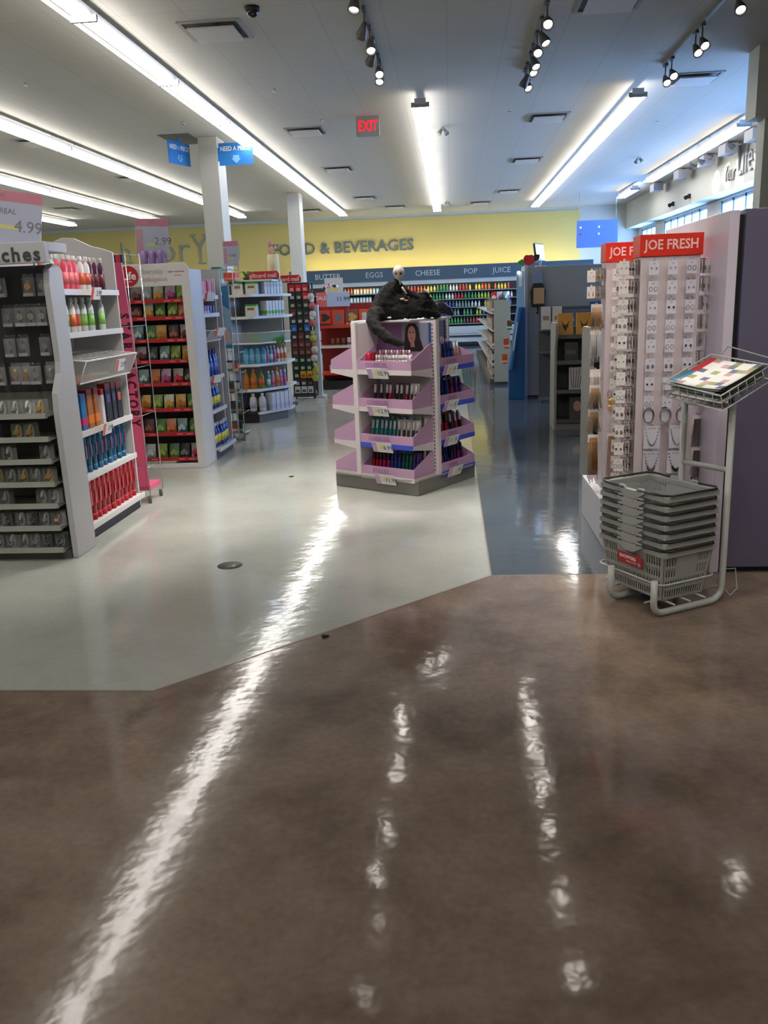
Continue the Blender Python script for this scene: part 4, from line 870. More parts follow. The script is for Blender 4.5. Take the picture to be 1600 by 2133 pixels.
for k, (dx, l) in enumerate(((-.05, .07), (-.03, .1), (-.01, .11), (.012, .09))): hm.tube([(-.02+dx*.6, 0, .45), (-.02+dx, 0, .48+l*.5), (-.02+dx*1.2, -.005, .48+l)], [.011, .01, .007], 6)
hm.tube([(.01, 0, .42), (.045, -.01, .46), (.05, -.015, .49)], [.013, .011, .008], 6); hm.build('hand', mat('mannequin_skin', srgb(206, 160, 150), .6), o)
o = thing('green_basket', 'small dark basket with green leaves on top of the lotion shelf', 'basket', (-2.72, 11.5, 1.861))
MB().lathe([(.035, 0), (.05, .03), (.05, .04), (.042, .04), (.03, .01)], 10).build('basket', colr(40, 34, 30), o)
lv = MB()
for k in range(9):
    a = k*.7; lv.tube([(0, 0, .03), (.05*math.cos(a), .05*math.sin(a), .12), (.10*math.cos(a), .10*math.sin(a), .10)], [.006, .009, .002], 5)
lv.build('leaves', colr(110, 150, 50), o)
C9 = carton_kind(.16, .2, .1, (200, 60, 40), (220, 130, 90)); C8 = carton_kind(.1, .12, .2, (60, 140, 80), (214, 220, 210), (30, 120, 100))
for (x, y, k, d) in ((-2.9, 11.25, C9, 'red'), (-2.5, 11.5, C8, 'green')): k.put((x+.03, y, 1.682 if k is C8 and 0 else 1.861), 0, '%s box on top of the lotion end shelf' % d, 'box', None) if k is C9 else None
MB().bx(EX0+.0, -2.32, EY+.1, EY+.65, 1.84, 1.86).build('top_board', WHITE, le)
C8.put((-2.62, 9.70, 1.771), 0, 'green and teal box at the top of the wire rack', 'box', None)

# ---------------------------------------------------------------- four sided cosmetics stand
GC0 = Vector((-.42, 7.22, 0)); GRZ = R_(-33); a_, b_ = .15, .45
gs = thing('cosmetics_stand', 'four sided white cosmetics stand with lilac trays on a grey base', 'display stand', GC0, GRZ)
GB = mat('grey_base_laminate', srgb(112, 110, 104), .45)
MB().prism([(-.435, -.435), (.435, -.435), (.435, .435), (-.435, .435)], 'z', 0, .118).build('base', GB, gs, bev=.006)
MB().prism([(-.47, -.30), (-.40, -.47), (.30, -.47), (.44, -.44), (.47, .30), (.44, .44), (-.30, .47), (-.44, .44)], 'z', .1185, .132).build('base_rim', colr(140, 138, 132, .4), gs)
MB().bx(-.30, .30, -.30, .30, 1.372, 1.386).build('top_board', WHITE, gs, bev=.002)
GM = mat('warm_white_metal', srgb(206, 198, 200), .45)
LZ = [1.0, .70, .405, .14]
def gl(k): return Matrix.Rotation(k*_MR, 4, 'Z')
for k in range(4):
    p = MB(gl(k)); p.bx(-a_, b_, -a_-.012, -a_+.012, .132, 1.372); p.bx(b_-.012, b_+.012, -a_-.022, -a_+.022, .132, 1.378)
    p.build('panel', GM, gs, bev=.002)
    s_ = MB(gl(k))
    for i in range(40): s_.bx(b_-.035, b_-.026, -a_-.0135, -a_-.012, .16+i*.03, .175+i*.03)
    s_.build('slots', mat('dark_slots', srgb(70, 68, 70), .6), gs)
    for li, z in enumerate(LZ):
        blue = (k == 1) or (k == 0 and li == 2)
        x0, x1 = -a_+.02, b_-.04
        s_ = MB(gl(k)); s_.bx(x0, x1, -b_+.01, -a_-.014, z-.006, z, 0); s_.bx(x0, x1, -b_-.002, -b_+.01, z-.035, z+.004, 1)
        for x in (x0, x1): s_.prism([(-b_, z), (-a_-.014, z), (-a_-.014, z-.075), (-b_, z-.03)], 'x', x-.003, x+.003, 0)
        sh_ = s_.build('shelf', [GM, BLUELBL if blue else GM], gs)
        t_ = MB(gl(k)); z1 = z+.001
        t_.bx(x0+.005, x1-.005, -b_-.0, -b_+.006, z1, z1+.075, 0); t_.bx(x0+.005, x1-.005, -b_, -a_-.02, z1, z1+.004, 0); t_.bx(x0+.005, x1-.005, -a_-.022, -a_-.016, z1, z1+.125, 0)
        for x in (x0+.003, x1-.003): t_.prism([(-b_, z1), (-a_-.018, z1), (-a_-.018, z1+.20), (-b_+.004, z1+.075)], 'x', x-.003, x+.003, 0)
        t_.text({0: 'COVERGIRL', 1: 'COVERGIRL', 2: 'COVERGIRL', 3: 'REVLON'}[li] if k == 0 else 'RIMMEL', .05, (x0+.2, -b_-.0015, z1+.038), m=1, ext=.0005, sx=.85) if k in (0, 1) else None
        t_.build('tray', [LIL, colr(140, 98, 140)], sh_)
# picture boards above the top trays
for k in (0, 1):
    pb = MB(gl(k)); pb.bx(-a_+.02, .12, -a_-.016, -a_-.0125, 1.128, 1.358, 0); pb.bx(.12, .385, -a_-.016, -a_-.0125, 1.128, 1.358, 1); pb.bx(.385, .41, -a_-.016, -a_-.0125, 1.128, 1.358, 2)
    y = -a_-.0165; cx = .225; K = 1.75
    Q = lambda pts: [(cx+(p[0]-.215)*K*.8, 1.352-(1.351-p[1])*K) for p in pts]
    pr = lambda pts, m, d: pb.prism(Q(pts), 'y', y-d, y-d+.0005, m)
    cx0 = .215
    pr([(cx0-.06, 1.226), (cx0-.052, 1.29), (cx0-.045, 1.335), (cx0-.02, 1.351), (cx0+.025, 1.351), (cx0+.045, 1.33), (cx0+.055, 1.285), (cx0+.085, 1.226)], 3, .0006)
    pr([(cx0+.028*math.cos(t)-.002, 1.302+.04*math.sin(t)) for t in [i*math.pi/8 for i in range(16)]], 4, .0012)
    pr([(cx0-.014, 1.27), (cx0+.014, 1.27), (cx0+.018, 1.245), (cx0-.01, 1.245)], 4, .0012)
    for s_x in (-.012, .010): pr([(cx0+s_x-.007, 1.309), (cx0+s_x+.006, 1.309), (cx0+s_x+.005, 1.3145), (cx0+s_x-.006, 1.3145)], 3, .0018)
    pr([(cx0-.009, 1.281), (cx0+.006, 1.281), (cx0+.004, 1.286), (cx0-.007, 1.286)], 5, .0018)
    pr([(cx0-.026, 1.33), (cx0+.0, 1.345), (cx0+.024, 1.33), (cx0+.02, 1.348), (cx0-.02, 1.35)], 3, .0018)
    pb.text('LASH', .04, (.0, y, 1.24), m=6, ext=.0004, align='CENTER').text('VOLUME', .025, (.0, y, 1.20), m=6, ext=.0004)
    pb.build('picture_board', [colr(122, 84, 128), colr(128, 132, 152), colr(44, 74, 130), colr(34, 28, 32), colr(188, 140, 128), colr(160, 70, 84), colr(190, 160, 190)], gs)
gM = Matrix.Translation(GC0) @ Matrix.Rotation(GRZ, 4, 'Z')
for k, cards in ((0, [(.10, .99, '10.99', 0), (.09, .69, '12.99', 0), (.12, .395, '6.99', 0), (.14, .13, '11.99', 0)]), (1, [(.0, .99, '4', 1), (.0, .70, '5', 1), (.0, .405, '9', 1), (.05, .14, '9', 1)])):
    for (u, z, txt, _s) in cards:
        T = Matrix.Rotation(.35, 4, 'X')
        o = price_card(T, .20, .088, txt).build('price_card', CARDM)
        o.matrix_world = gM @ gl(k) @ Matrix.Translation((u, -b_-.03, z-.012))
        tag(o, 'lilac and white price card on the %s tray of the cosmetics stand, %s' % (SN[LZ.index(min(LZ, key=lambda q: abs(q-z)))] if z > .2 else 'bottom', 'front left face' if k == 0 else 'right face'), 'price card', 'price cards on the cosmetics stand')
def gput(kind, k, u, v, z, rz, label, cat, group, tl=(0, 0)):
    p = gM @ gl(k) @ Vector((u, v, z)); kind.put(p, GRZ + k*_MR + rz, label, cat, group, tilt=tl)
def blister(c1, c2, c3):
    def make():
        o = empty('makeup_pack')
        MB().bx(-.024, .024, 0, .0015, 0, .185).build('card', colr(*c1, .4), o)
        MB().cyl((0, -.011, .02), (0, -.011, .168), .0105, n=8, m=0).cyl((0, -.011, .10), (0, -.011, .169), .0112, n=8, m=1).build('tube', [colr(*c2, .25), colr(*c3, .25)], o)
        return o
    return Kind(make)
MK = {'black and silver': blister((74, 66, 70), (40, 34, 38), (206, 200, 200)), 'black and red': blister((74, 60, 66), (180, 30, 60), (206, 190, 196)), 'teal': blister((40, 110, 116), (60, 140, 140), (190, 206, 210)), 'white': blister((196, 190, 190), (60, 60, 60), (216, 212, 210)),
      'violet': blister((60, 40, 90), (90, 60, 140), (60, 50, 110)), 'green': blister((20, 70, 60), (20, 110, 90), (30, 90, 80)), 'blue': blister((36, 50, 100), (40, 70, 150), (40, 60, 120)), 'magenta': blister((80, 20, 50), (190, 30, 110), (60, 30, 50)), 'red': blister((90, 20, 20), (190, 30, 30), (50, 24, 24)), 'yellow': blister((160, 140, 40), (200, 180, 40), (60, 50, 30)), 'orange': blister((150, 70, 40), (200, 90, 50), (50, 34, 30)), 'cream': blister((214, 206, 200), (200, 150, 120), (226, 220, 216))}
TRN = ['top', 'second', 'third', 'bottom']; FCN = ['front left face', 'right face', 'rear face', 'left face']
def tray_row(k, li, names, v=-.33, u0=-.09, u1=.37, h=0, tl=(-.15, 0)):
    n = len(names)
    for j, nm in enumerate(names):
        if nm is None: continue
        gput(MK[nm], k, u0+(u1-u0)*j/(n-1)+random.uniform(-.006, .006), v+random.uniform(-.01, .01), LZ[li]+.0065+h, random.uniform(-.25, .25), '%s makeup pack, %s from the left, %s%s tray, %s' % (nm, ORD[j], 'back row, ' if v > -.3 else '', TRN[li], FCN[k]), 'makeup', 'makeup in the %s tray of the %s' % (TRN[li], FCN[k]), tl)
tray_row(0, 1, [None, 'black and silver', 'black and silver', 'black and silver', 'black and red', 'black and silver', 'black and silver', 'black and red', 'white', 'white'])
tray_row(0, 2, ['teal', 'teal', 'teal', 'teal', 'teal', 'teal', 'white', 'white', 'white', 'white', 'white'])
tray_row(0, 3, ['red', 'red', 'magenta', 'magenta', 'magenta', 'blue', 'blue', 'blue', 'green', 'green', 'green', 'violet', 'violet'])
tray_row(0, 3, ['red', 'red', 'black and red', 'magenta', 'black and red', 'blue', 'violet', 'green', 'green', 'green', 'violet', 'violet', 'black and red'], v=-.24, h=.03)
tray_row(0, 2, ['teal', 'teal', 'teal', 'teal', 'teal', 'white', 'white', 'white'], v=-.24, h=.02)
tray_row(1, 0, ['cream', 'cream', 'cream', 'cream', 'blue', 'blue', 'blue', 'cream', 'cream'])
tray_row(1, 1, ['yellow', 'yellow', 'violet', 'blue', 'blue', 'magenta', 'violet', 'violet'])
tray_row(1, 2, ['red', 'red', 'black and red', 'red', 'black and silver', 'black and red', 'black and silver'])
tray_row(1, 3, ['orange', 'yellow', 'yellow', 'orange', 'blue', 'blue', 'violet', 'violet', 'magenta', 'violet'])
tray_row(1, 3, ['orange', 'yellow', 'yellow', 'orange', 'blue', 'blue', 'violet', 'violet'], v=-.24, h=.03)
tray_row(1, 1, ['yellow', 'violet', 'blue', 'magenta', 'violet', 'violet'], v=-.24, h=.03)
# little white lipsticks and compacts in the top tray
def lipstick(c):
    def make():
        o = empty('lipstick'); MB().cyl((0, 0, 0), (0, 0, .075), .0095, n=10).build('body', colr(226, 214, 218, .3), o); MB().cyl((0, 0, .0755), (0, 0, .115), .008, n=10).build('cap', colr(*c, .3), o); return o
    return Kind(make)
LP = [lipstick((226, 220, 224)), lipstick((200, 120, 140))]
for j in range(11):
    for i in range(2): gput(LP[(j*i) % 2], 0, .05+j*.029, -.42+i*.05, LZ[0]+.007+.035*i, 0, 'white lipstick, %s from the left in the %s row of the top tray' % (ORD[j], 'front' if i == 0 else 'back'), 'lipstick', 'lipsticks in the top tray')
JR = Kind(lambda: MB().lathe([(.024, 0), (.026, .005), (.026, .115), (.02, .125)], 12).build('nail_polish_box', colr(170, 20, 50, .3)))
for j in range(4): gput(JR, 0, -.10+j*.042, -.33+.01*j, LZ[0]+.0065, 0, 'dark red cosmetic tin, %s from the left in the top tray' % ORD[j], 'tin', 'red tins in the top tray')
for j, (u, v) in enumerate(((.30, -.37), (.33, -.33), (.2, -.35))): gput(LP[0], 0, u, v, LZ[0]+.0065, 0, 'white lipstick standing alone, %s from the right in the top tray' % ORD[j], 'lipstick', 'loose lipsticks in the top tray')
for j in range(6): gput(MK['cream'], 1, -.08+.07*j, -.22, LZ[0]+.04, 0, 'cream and red makeup pack, %s from the left at the back of the right face top tray' % ORD[j], 'makeup', 'makeup at the back of the right face top tray')

# ---------------------------------------------------------------- black robed skeleton prop lying on the stand
BLKF = mat('black_ragged_cloth', srgb(7, 7, 8), .95, bump=(60, .006))
dl = thing('skeleton_prop', 'black robed figure with a pale skull head slumped on the cosmetics stand', 'halloween prop', (-.42, 6.98, 1.387))
def skin(name, chains, m, parent, noise=.02, sub=2, nsize=.06):
    vs = []; es = []; rs = []; idx = {}
    for ch in chains:
        prev = None
        for (p, r) in ch:
            key = tuple(round(c, 4) for c in p)
            if key not in idx: idx[key] = len(vs); vs.append(p); rs.append(r)
            i = idx[key]
            if prev is not None: es.append((prev, i))
            prev = i
    me = bpy.data.meshes.new(name); me.from_pydata(vs, es, []); o = bpy.data.objects.new(name, me); COL.objects.link(o)
    bm_ = o.modifiers.new('s', 'SKIN'); 
    sv = me.skin_vertices[0].data if me.skin_vertices else None
    if sv is None:
        import bmesh
        b = bmesh.new(); b.from_mesh(me); b.verts.layers.skin.verify(); b.to_mesh(me); b.free(); sv = me.skin_vertices[0].data
    for i, r in enumerate(rs):
        rr = r if isinstance(r, tuple) else (r, r); sv[i].radius = rr; sv[i].use_root = (i == 0)
    q = o.modifiers.new('u', 'SUBSURF'); q.levels = q.render_levels = sub
    if noise:
        tx = bpy.data.textures.new(name+'_folds', 'CLOUDS'); tx.noise_scale = nsize; tx.noise_depth = 2
        d_ = o.modifiers.new('d', 'DISPLACE'); d_.texture = tx; d_.strength = noise; d_.mid_level = .5
    dg = bpy.context.evaluated_depsgraph_get(); ev = o.evaluated_get(dg); m2 = bpy.data.meshes.new_from_object(ev)
    bpy.data.objects.remove(o); o = bpy.data.objects.new(name, m2); COL.objects.link(o); NEW.append(o)
    m2.materials.clear(); m2.materials.append(m)
    for p_ in m2.polygons: p_.use_smooth = True
    o.parent = parent; return o
# positions relative to the stand top, x to the right, z up
def blob(name, els, m, parent, noise=.02, nsize=.05):
    mb_ = bpy.data.metaballs.new(name); mb_.resolution = .012; mb_.render_resolution = .012; mb_.threshold = .25
    for (x, y, z, r) in els:
        e = mb_.elements.new(); e.co = (x, y, z); e.radius = r*1.35
    o = bpy.data.objects.new(name, mb_); COL.objects.link(o)
    dg = bpy.context.evaluated_depsgraph_get(); me = bpy.data.meshes.new_from_object(o.evaluated_get(dg))
    bpy.data.objects.remove(o); bpy.data.metaballs.remove(mb_)
    o = bpy.data.objects.new(name, me); COL.objects.link(o); NEW.append(o)
    me.materials.clear(); me.materials.append(m)
    for p_ in me.polygons: p_.use_smooth = True
    tx = bpy.data.textures.new(name+'_folds', 'CLOUDS'); tx.noise_scale = nsize; tx.noise_depth = 3
    d_ = o.modifiers.new('d', 'DISPLACE'); d_.texture = tx; d_.strength = noise; d_.mid_level = .55
    o.parent = parent; return o
def chain(*ps):
    out = []
    for a, b in zip(ps, ps[1:]):
        n = max(2, int((Vector(a[:3])-Vector(b[:3])).length/.022))
        for k in range(n): t_ = k/n; out.append(tuple(a[i]+(b[i]-a[i])*t_ for i in range(4)))
    return out+[ps[-1]]
els = chain((-.12, 0, .07, .085), (-.115, 0, .14, .085), (-.085, 0, .20, .075), (-.05, 0, .25, .055), (-.012, 0, .29, .036)) + chain((-.17, -.03, .05, .06), (-.165, -.02, .12, .05), (-.12, 0, .19, .05)) \
 + chain((-.05, 0, .08, .08), (.03, -.01, .075, .07), (.10, 0, .065, .06), (.17, .01, .055, .05), (.24, .03, .045, .04)) + chain((-.03, 0, .16, .06), (.05, 0, .125, .045), (.12, 0, .115, .04), (.18, 0, .12, .035)) \
 + chain((-.01, 0, .27, .036), (.03, 0, .235, .032), (.09, .005, .205, .026), (.15, .01, .175, .024), (.19, .01, .155, .024)) + chain((.17, .01, .08, .045), (.195, .01, .15, .034), (.213, .012, .205, .018)) + chain((.213, .012, .205, .018), (.235, .02, .14, .034), (.265, .03, .08, .034), (.295, .03, .03, .036))
blob('robe', els, BLKF, dl, .035, .035)
blob('robe_tail', chain((-.13, -.02, .06, .06), (-.20, -.09, .05, .058), (-.205, -.15, .0, .05), (-.17, -.20, -.06, .045), (-.11, -.225, -.115, .042), (-.05, -.25, -.15, .038), (0, -.27, -.17, .03), (.035, -.285, -.18, .02)), BLKF, dl, .03, .035)
blob('wing_cloth', chain((.24, .09, .06, .045), (.29, .10, .085, .052), (.34, .12, .085, .045), (.38, .14, .06, .036), (.42, .16, .03, .02)), mat('dark_shiny_cloth', srgb(34, 31, 40), .35, bump=(50, .004)), dl, .03, .04)
hd_ = MB(); nu, nv = 20, 16
def skull(i, j):
    th = math.pi*j/nv; ph = 2*math.pi*i/nu; x = math.sin(th)*math.cos(ph); y = math.sin(th)*math.sin(ph); z = math.cos(th)
    rx, ry, rz = .047, .056, .062
    if z < 0: rx *= 1-.38*(-z); ry *= 1-.25*(-z)
    p = Vector((x*rx, y*ry, z*rz))
    if y < -.3:
        for sx in (-1, 1):
            d = ((x*rx-sx*.017)/.012)**2+((z*rz+.006)/.011)**2; p.y += .016*math.exp(-d)
        d = ((x*rx)/.006)**2+((z*rz+.024)/.008)**2; p.y += .008*math.exp(-d)
        d = ((x*rx)/.014)**2+((z*rz+.042)/.004)**2; p.y += .005*math.exp(-d)
    return p
hd_.add([skull(i, j) for j in range(nv+1) for i in range(nu)], [(j*nu+i, j*nu+(i+1) % nu, (j+1)*nu+(i+1) % nu, (j+1)*nu+i) for j in range(nv) for i in range(nu)], 0, True)
hd_.cyl((0, .0, -.10), (0, 0, -.045), .018, n=10)
h_ = hd_.build('head', mat('bone_plastic', srgb(196, 184, 172), .55, bump=(60, .001)), dl); h_.location = (.005, -.01, .362)
e_ = MB()
for sx in (-1, 1): e_.ball((sx*.017, -.040, -.006), .0105, 10, 6, sc=(1, .6, .9))
e_.ball((0, -.048, -.024), .004, 6, 4); e_.build('eye_sockets', colr(34, 28, 26, .8), h_)
jw = MB(); jw.bx(-.013, .013, -.046, -.04, -.046, -.04); jw.build('teeth', colr(150, 132, 116, .6), h_)
hn = MB()
for k in range(4): hn.tube([(.202+.006*k, .0, .205), (.208+.009*k, -.018, .23-.003*k), (.218+.009*k, -.026, .21-.006*k)], [.005, .0045, .003], 5)
hn.ball((.212, .0, .215), .014, 8, 6); hn.build('bony_hand', mat('bone_plastic', (1, 1, 1)), dl)
hn = MB(); hn.ball((.03, -.062, .16), .013, 8, 6, sc=(1.6, 1, .7)).ball((.06, -.058, .15), .010, 8, 6, sc=(1.5, 1, .6)).build('finger_bones', mat('bone_plastic', (1, 1, 1)), dl); MB().ball((-.075, -.115, .02), .014, 8, 6, sc=(1.3, .7, .6)).build('knuckle', mat('bone_plastic', (1, 1, 1)), dl); hn = MB(); hn.tube([(.03, -.035, .255), (.045, -.035, .23), (.065, -.035, .20)], [.008, .011, .006], 6)
hn.build('collar_bone', mat('bone_plastic', (1, 1, 1)), dl)
for j, (x, y, c) in enumerate(((-.10, 7.15, (70, 130, 170)), (-.02, 7.22, (60, 64, 90)))):
    tag(MB().lathe([(.03, 0), (.034, .01), (.03, .06), (.012, .08)], 10).build('small_pot', colr(*c, .3), loc=(x-.1, y, 1.387)), 'small %s pot on top of the cosmetics stand' % ('blue' if j == 0 else 'dark'), 'pot')

# ---------------------------------------------------------------- jewellery bay on the right
SPW = mat('white_gloss_panel', srgb(202, 190, 192), .28, bump=(20, .0003))
tag(MB().bx(.91, 1.405, 4.66, 6.0, 0, .28).build('display_plinth', mat('white_plinth', srgb(190, 190, 196), .35), bev=.003), 'low white plinth under the two jewellery stands', 'plinth')
ep = thing('bay_end_panel', 'tall glossy white end panel right of the jewellery stands', 'panel', (0, 0, 0))
MB().bx(1.41, 1.46, 4.62, 5.95, 0, 1.92).build('panel_board', mat('violet_white_gloss', srgb(196, 188, 204), .16), ep, bev=.003)
MB().bx(1.4615, 1.4885, 4.66, 5.95, 0, 1.90).build('gap_shade_strip', BLACK, ep)  # black strip stands in for the shade in the open gap
pc = thing('tall_cabinet', 'tall slate purple cabinet behind the shopping basket rack', 'cabinet', (0, 0, 0))
MB().bx(1.49, 3.2, 4.62, 5.2, .03, 1.925).build('body', mat('slate_purple_gloss', srgb(92, 88, 110), .3, bump=(6, .0008)), pc, bev=.003)
MB().bx(1.50, 3.2, 4.65, 5.2, 0, .03).build('plinth', BLACK, pc)
def spinner(x, y, label, w=.32, d=.17):
    s_ = thing('jewellery_stand', label, 'jewellery stand', (x, y, .281), 0)
    MB().bx(0, w, 0, d, 0, 1.44).build('column', SPW, s_, bev=.003)
    hd0 = MB().bx(-.008, w+.008, -.010, d+.008, 1.441, 1.556).build('header', JOERED, s_, bev=.0015)
    lt = MB(); lt.text('JOE FRESH', .072, (w/2, -.0115, 1.4985), ext=.001, bold=.0014, sx=.86)
    lt.build('lettering', colr(236, 196, 190, .5), hd0)
    return s_
NX, NY, WX, WY = 1.035, 4.90, .965, 5.55
spinner(NX, NY, 'nearer white jewellery stand with an orange red JOE FRESH header')
spinner(WX, WY, 'farther white jewellery stand with an orange red header')
CARD = mat('white_jewellery_card', srgb(206, 204, 216), .5)
CARD2 = mat('warm_white_jewellery_card', srgb(224, 218, 214), .5)
def earring(kind, cm, w=.052, h=.072):
    def make():
        o = empty('earring_card')
        MB().bx(-w/2, w/2, -.001, .0005, -h, 0, 0).bx(-.006, .006, -.001, .0005, 0, .01, 0).text('JOE', .008, (0, -.0013, -h*.2), m=1, ext=.0001).build('card', [cm, INK], o)
        g = MB(); mm = {'stud': BLACK, 'gold': GOLD, 'silver': SILVER, 'hoop': SILVER, 'cluster': BRONZE, 'drop': GOLD}[kind]
        for s_x in (-1, 1):
            x = s_x*.013
            if kind in ('stud', 'silver', 'gold'): g.ball((x, -.006, -h*.52), .0062 if kind == 'stud' else .0042, 8, 6)
            elif kind == 'hoop': g.tube([(x+.009*math.cos(t), -.004, -h*.58+.012*math.sin(t)) for t in [i*math.pi/5 for i in range(10)]], .0013, 4, closed=True)
            elif kind == 'cluster':
                for q in range(5): g.ball((x+.005*math.cos(q*1.3), -.005, -h*.6+.008*math.sin(q*1.3)), .0036, 6, 4)
            else: g.tube([(x, -.004, -h*.4), (x, -.004, -h*.8)], [.001, .004], 5)
        g.build('earrings', mm, o)
        MB().tube([(0, .052, .004), (0, -.014, .004), (0, -.018, .010)], .0018, 5).build('peg', CHROME, o)
        return o
    return Kind(make)
EK = {k: earring(k, CARD) for k in ('stud', 'gold', 'silver', 'hoop', 'cluster', 'drop')}
EW = {k: earring(k, CARD2) for k in ('stud', 'gold', 'silver', 'hoop', 'cluster', 'drop')}
plan = [['silver', 'silver', 'hoop'], ['hoop', 'silver', 'silver'], ['silver', 'stud', 'hoop'], ['hoop', 'hoop', 'silver'], ['silver', 'hoop', 'stud'], ['cluster', 'cluster', 'stud'], ['stud', 'silver', 'stud'], ['hoop', 'silver', 'hoop']]
adj = {'stud': 'black stud', 'gold': 'small gold', 'silver': 'small silver', 'hoop': 'silver hoop', 'cluster': 'dark cluster', 'drop': 'gold drop'}
for ri, rw in enumerate(plan):
    for j, kk in enumerate(rw):
        EK[kk].put((NX+.06+j*.10, NY-.053, .281+1.415-ri*.104), 0, '%s earrings, %s column, %s row, nearer jewellery stand front' % (adj[kk], ['left', 'middle', 'right'][j], ORD[ri]), 'earrings', 'earring cards on the front of the nearer stand')
# bracelets and necklaces lower down
def bracelet(m_, n=3):
    def make():
        o = empty('bracelet_set')
        MB().bx(-.016, .016, -.001, .001, -.10, .0).build('card', CARD, o)
        g = MB()
        for q in range(n): g.tube([((.026+.002*q)*math.cos(t), -.006-.005*q+.004*math.sin(t*2+q), -.045+.040*math.sin(t)) for t in [i*math.pi/8 for i in range(16)]], .0022, 5, closed=True)
        g.build('bracelets', m_, o); MB().tube([(0, .052, .004), (0, -.014, .004)], .002, 5).build('peg', CHROME, o); return o
    return Kind(make)
BK1 = bracelet(mat('dull_silver_metal', srgb(120, 110, 112), .35, metal=.8)); BK2 = bracelet(SILVER, 4)
for j, (k, x) in enumerate(((BK1, .06), (BK2, .15), (BK1, .24))): k.put((NX+x, NY-.053, .905), 0, 'set of %s bracelets, %s from the left on the nearer jewellery stand' % ('dark' if k is BK1 else 'bright', ORD[j]), 'bracelets', 'bracelet sets')
def necklace(m_, beads, w=.09, h=.13, fan=False):
    def make():
        o = empty('necklace_card'); MB().bx(-w/2, w/2, -.001, .0008, -h, 0, 0).text('JOE FRESH', .009, (0, -.0013, -h*.12), m=1, ext=.0001).build('card', [CARD, INK], o)
        g = MB(); n = 18
        for i in range(n+1):
            t_ = -1+2*i/n; x = t_*w*.42; z = -h*.12-(h*.72)*(1-abs(t_)**2.2)
            if beads == 2 and abs(t_) < .45: g.ball((x*1.0, -.007, z-.002), .0085, 6, 5, sc=(.7, .6, 1.3))
            elif beads: g.ball((x, -.005, z), .0040, 6, 4)
        if not beads: g.tube([(w*.42*(-1+2*i/n), -.005, -h*.12-(h*.72)*(1-abs(-1+2*i/n)**2.2)) for i in range(n+1)], .0024, 5)
        g.build('necklace', m_, o); MB().tube([(0, .052, .004), (0, -.012, .004)], .002, 5).build('peg', CHROME, o); return o
    return Kind(make)
N1 = necklace(mat('pale_silver_metal', srgb(150, 152, 160), .3, metal=.5), 1); N2 = necklace(mat('pale_silver_metal', (1, 1, 1)), 0); N3 = necklace(mat('dull_silver_metal', (1, 1, 1)), 2); N4 = necklace(BLACK, 2, w=.10)
for (k, x, z, d) in ((N1, .085, .80, 'pale beaded necklace on a card, left in the upper necklace row'), (N2, .225, .80, 'plain pale necklace on a card, right in the upper necklace row'), (N3, .085, .655, 'chunky silver necklace on a card, left in the middle necklace row'), (N4, .225, .655, 'black beaded necklace on a card, right in the middle necklace row'), (N1, .085, .50, 'pale necklace card, left in the lowest necklace row'), (N2, .225, .50, 'pale necklace card, right in the lowest necklace row')):
    k.put((NX+x, NY-.053, z), 0, d, 'necklace', 'necklace cards on the nearer stand')
# stacks of cards along pegs on the side faces
def side_cards(x, sgn, ys, zs, where, K, K2, kinds=('silver', 'hoop', 'cluster', 'stud')):
    for ri, z in enumerate(zs):
        for yi, y in enumerate(ys):
            for q in range(4):
                kk = random.choice(kinds); outer = q == 3
                (K if outer or q % 2 else K2)[kk].put((x+sgn*(.012+.017*q + (.022 if outer else 0)), y-(.02 if outer else 0), z+random.uniform(-.004, .004)), sgn*(.35 if outer else _MR)+random.uniform(-.12, .12), '%s earrings, %s peg, %s out, %s row, %s' % (adj[kk], ['front', 'rear'][yi], ORD[q], ORD[ri], where), 'earrings', 'earring cards on the %s' % where)
ED = {k: earring(k, mat('taupe_jewellery_card', srgb(150, 134, 132), .5)) for k in ('silver', 'hoop', 'cluster', 'stud', 'drop')}
side_cards(NX, -1, (NY+.035, NY+.125), [1.70-.10*i for i in range(13)], 'left side of the nearer stand', EW, ED)
side_cards(NX+.32, 1, (NY+.045,), [1.70-.10*i for i in range(8)], 'right side of the nearer stand', ED, EW, ('cluster', 'drop'))
side_cards(WX, -1, (WY+.06,), [1.68, 1.575], 'left side of the farther stand', EW, ED, ('silver', 'drop'))
for ri in range(7):
    kk = ['silver', 'hoop', 'gold', 'silver', 'hoop', 'cluster', 'gold'][ri]
    EW[kk].put((WX+.055, WY-.053, 1.68-ri*.112), 0, '%s earrings, left column, %s row, farther jewellery stand front' % (adj[kk], ORD[ri]), 'earrings', 'earring cards on the front of the farther stand')
def chain_bunch(m_, L, n, spread, card=(220, 214, 208)):
    def make():
        o = empty('chain_bunch'); MB().bx(-.035, .035, -.004, .0, -.05, .0).build('card', colr(*card), o); g = MB()
        for q in range(n):
            x = -.03+.06*q/(n-1); g.tube([(x*.8, -.006, -.02), (x, -.010, -L*.5), (x*(1+spread), -.006-.004*(q % 2), -L*(.86+.14*((q*7) % 5)/5))], .0026, 5)
        g.build('chains', m_, o); MB().tube([(0, .056, .004), (0, -.016, .004), (0, -.02, .01)], .002, 5).build('peg', CHROME, o); return o
    return Kind(make)
CHG = chain_bunch(mat('copper_gold_chain', srgb(150, 106, 66), .35, metal=.7), .34, 9, .1); CHS = chain_bunch(mat('pearl_chain', srgb(206, 196, 186), .35), .22, 7, .3); CHB = chain_bunch(mat('brown_leather_cord', srgb(70, 56, 54), .6), .20, 12, .5); CHF = chain_bunch(mat('tassel_gold', srgb(150, 120, 86), .5, metal=.5), .17, 10, .6)
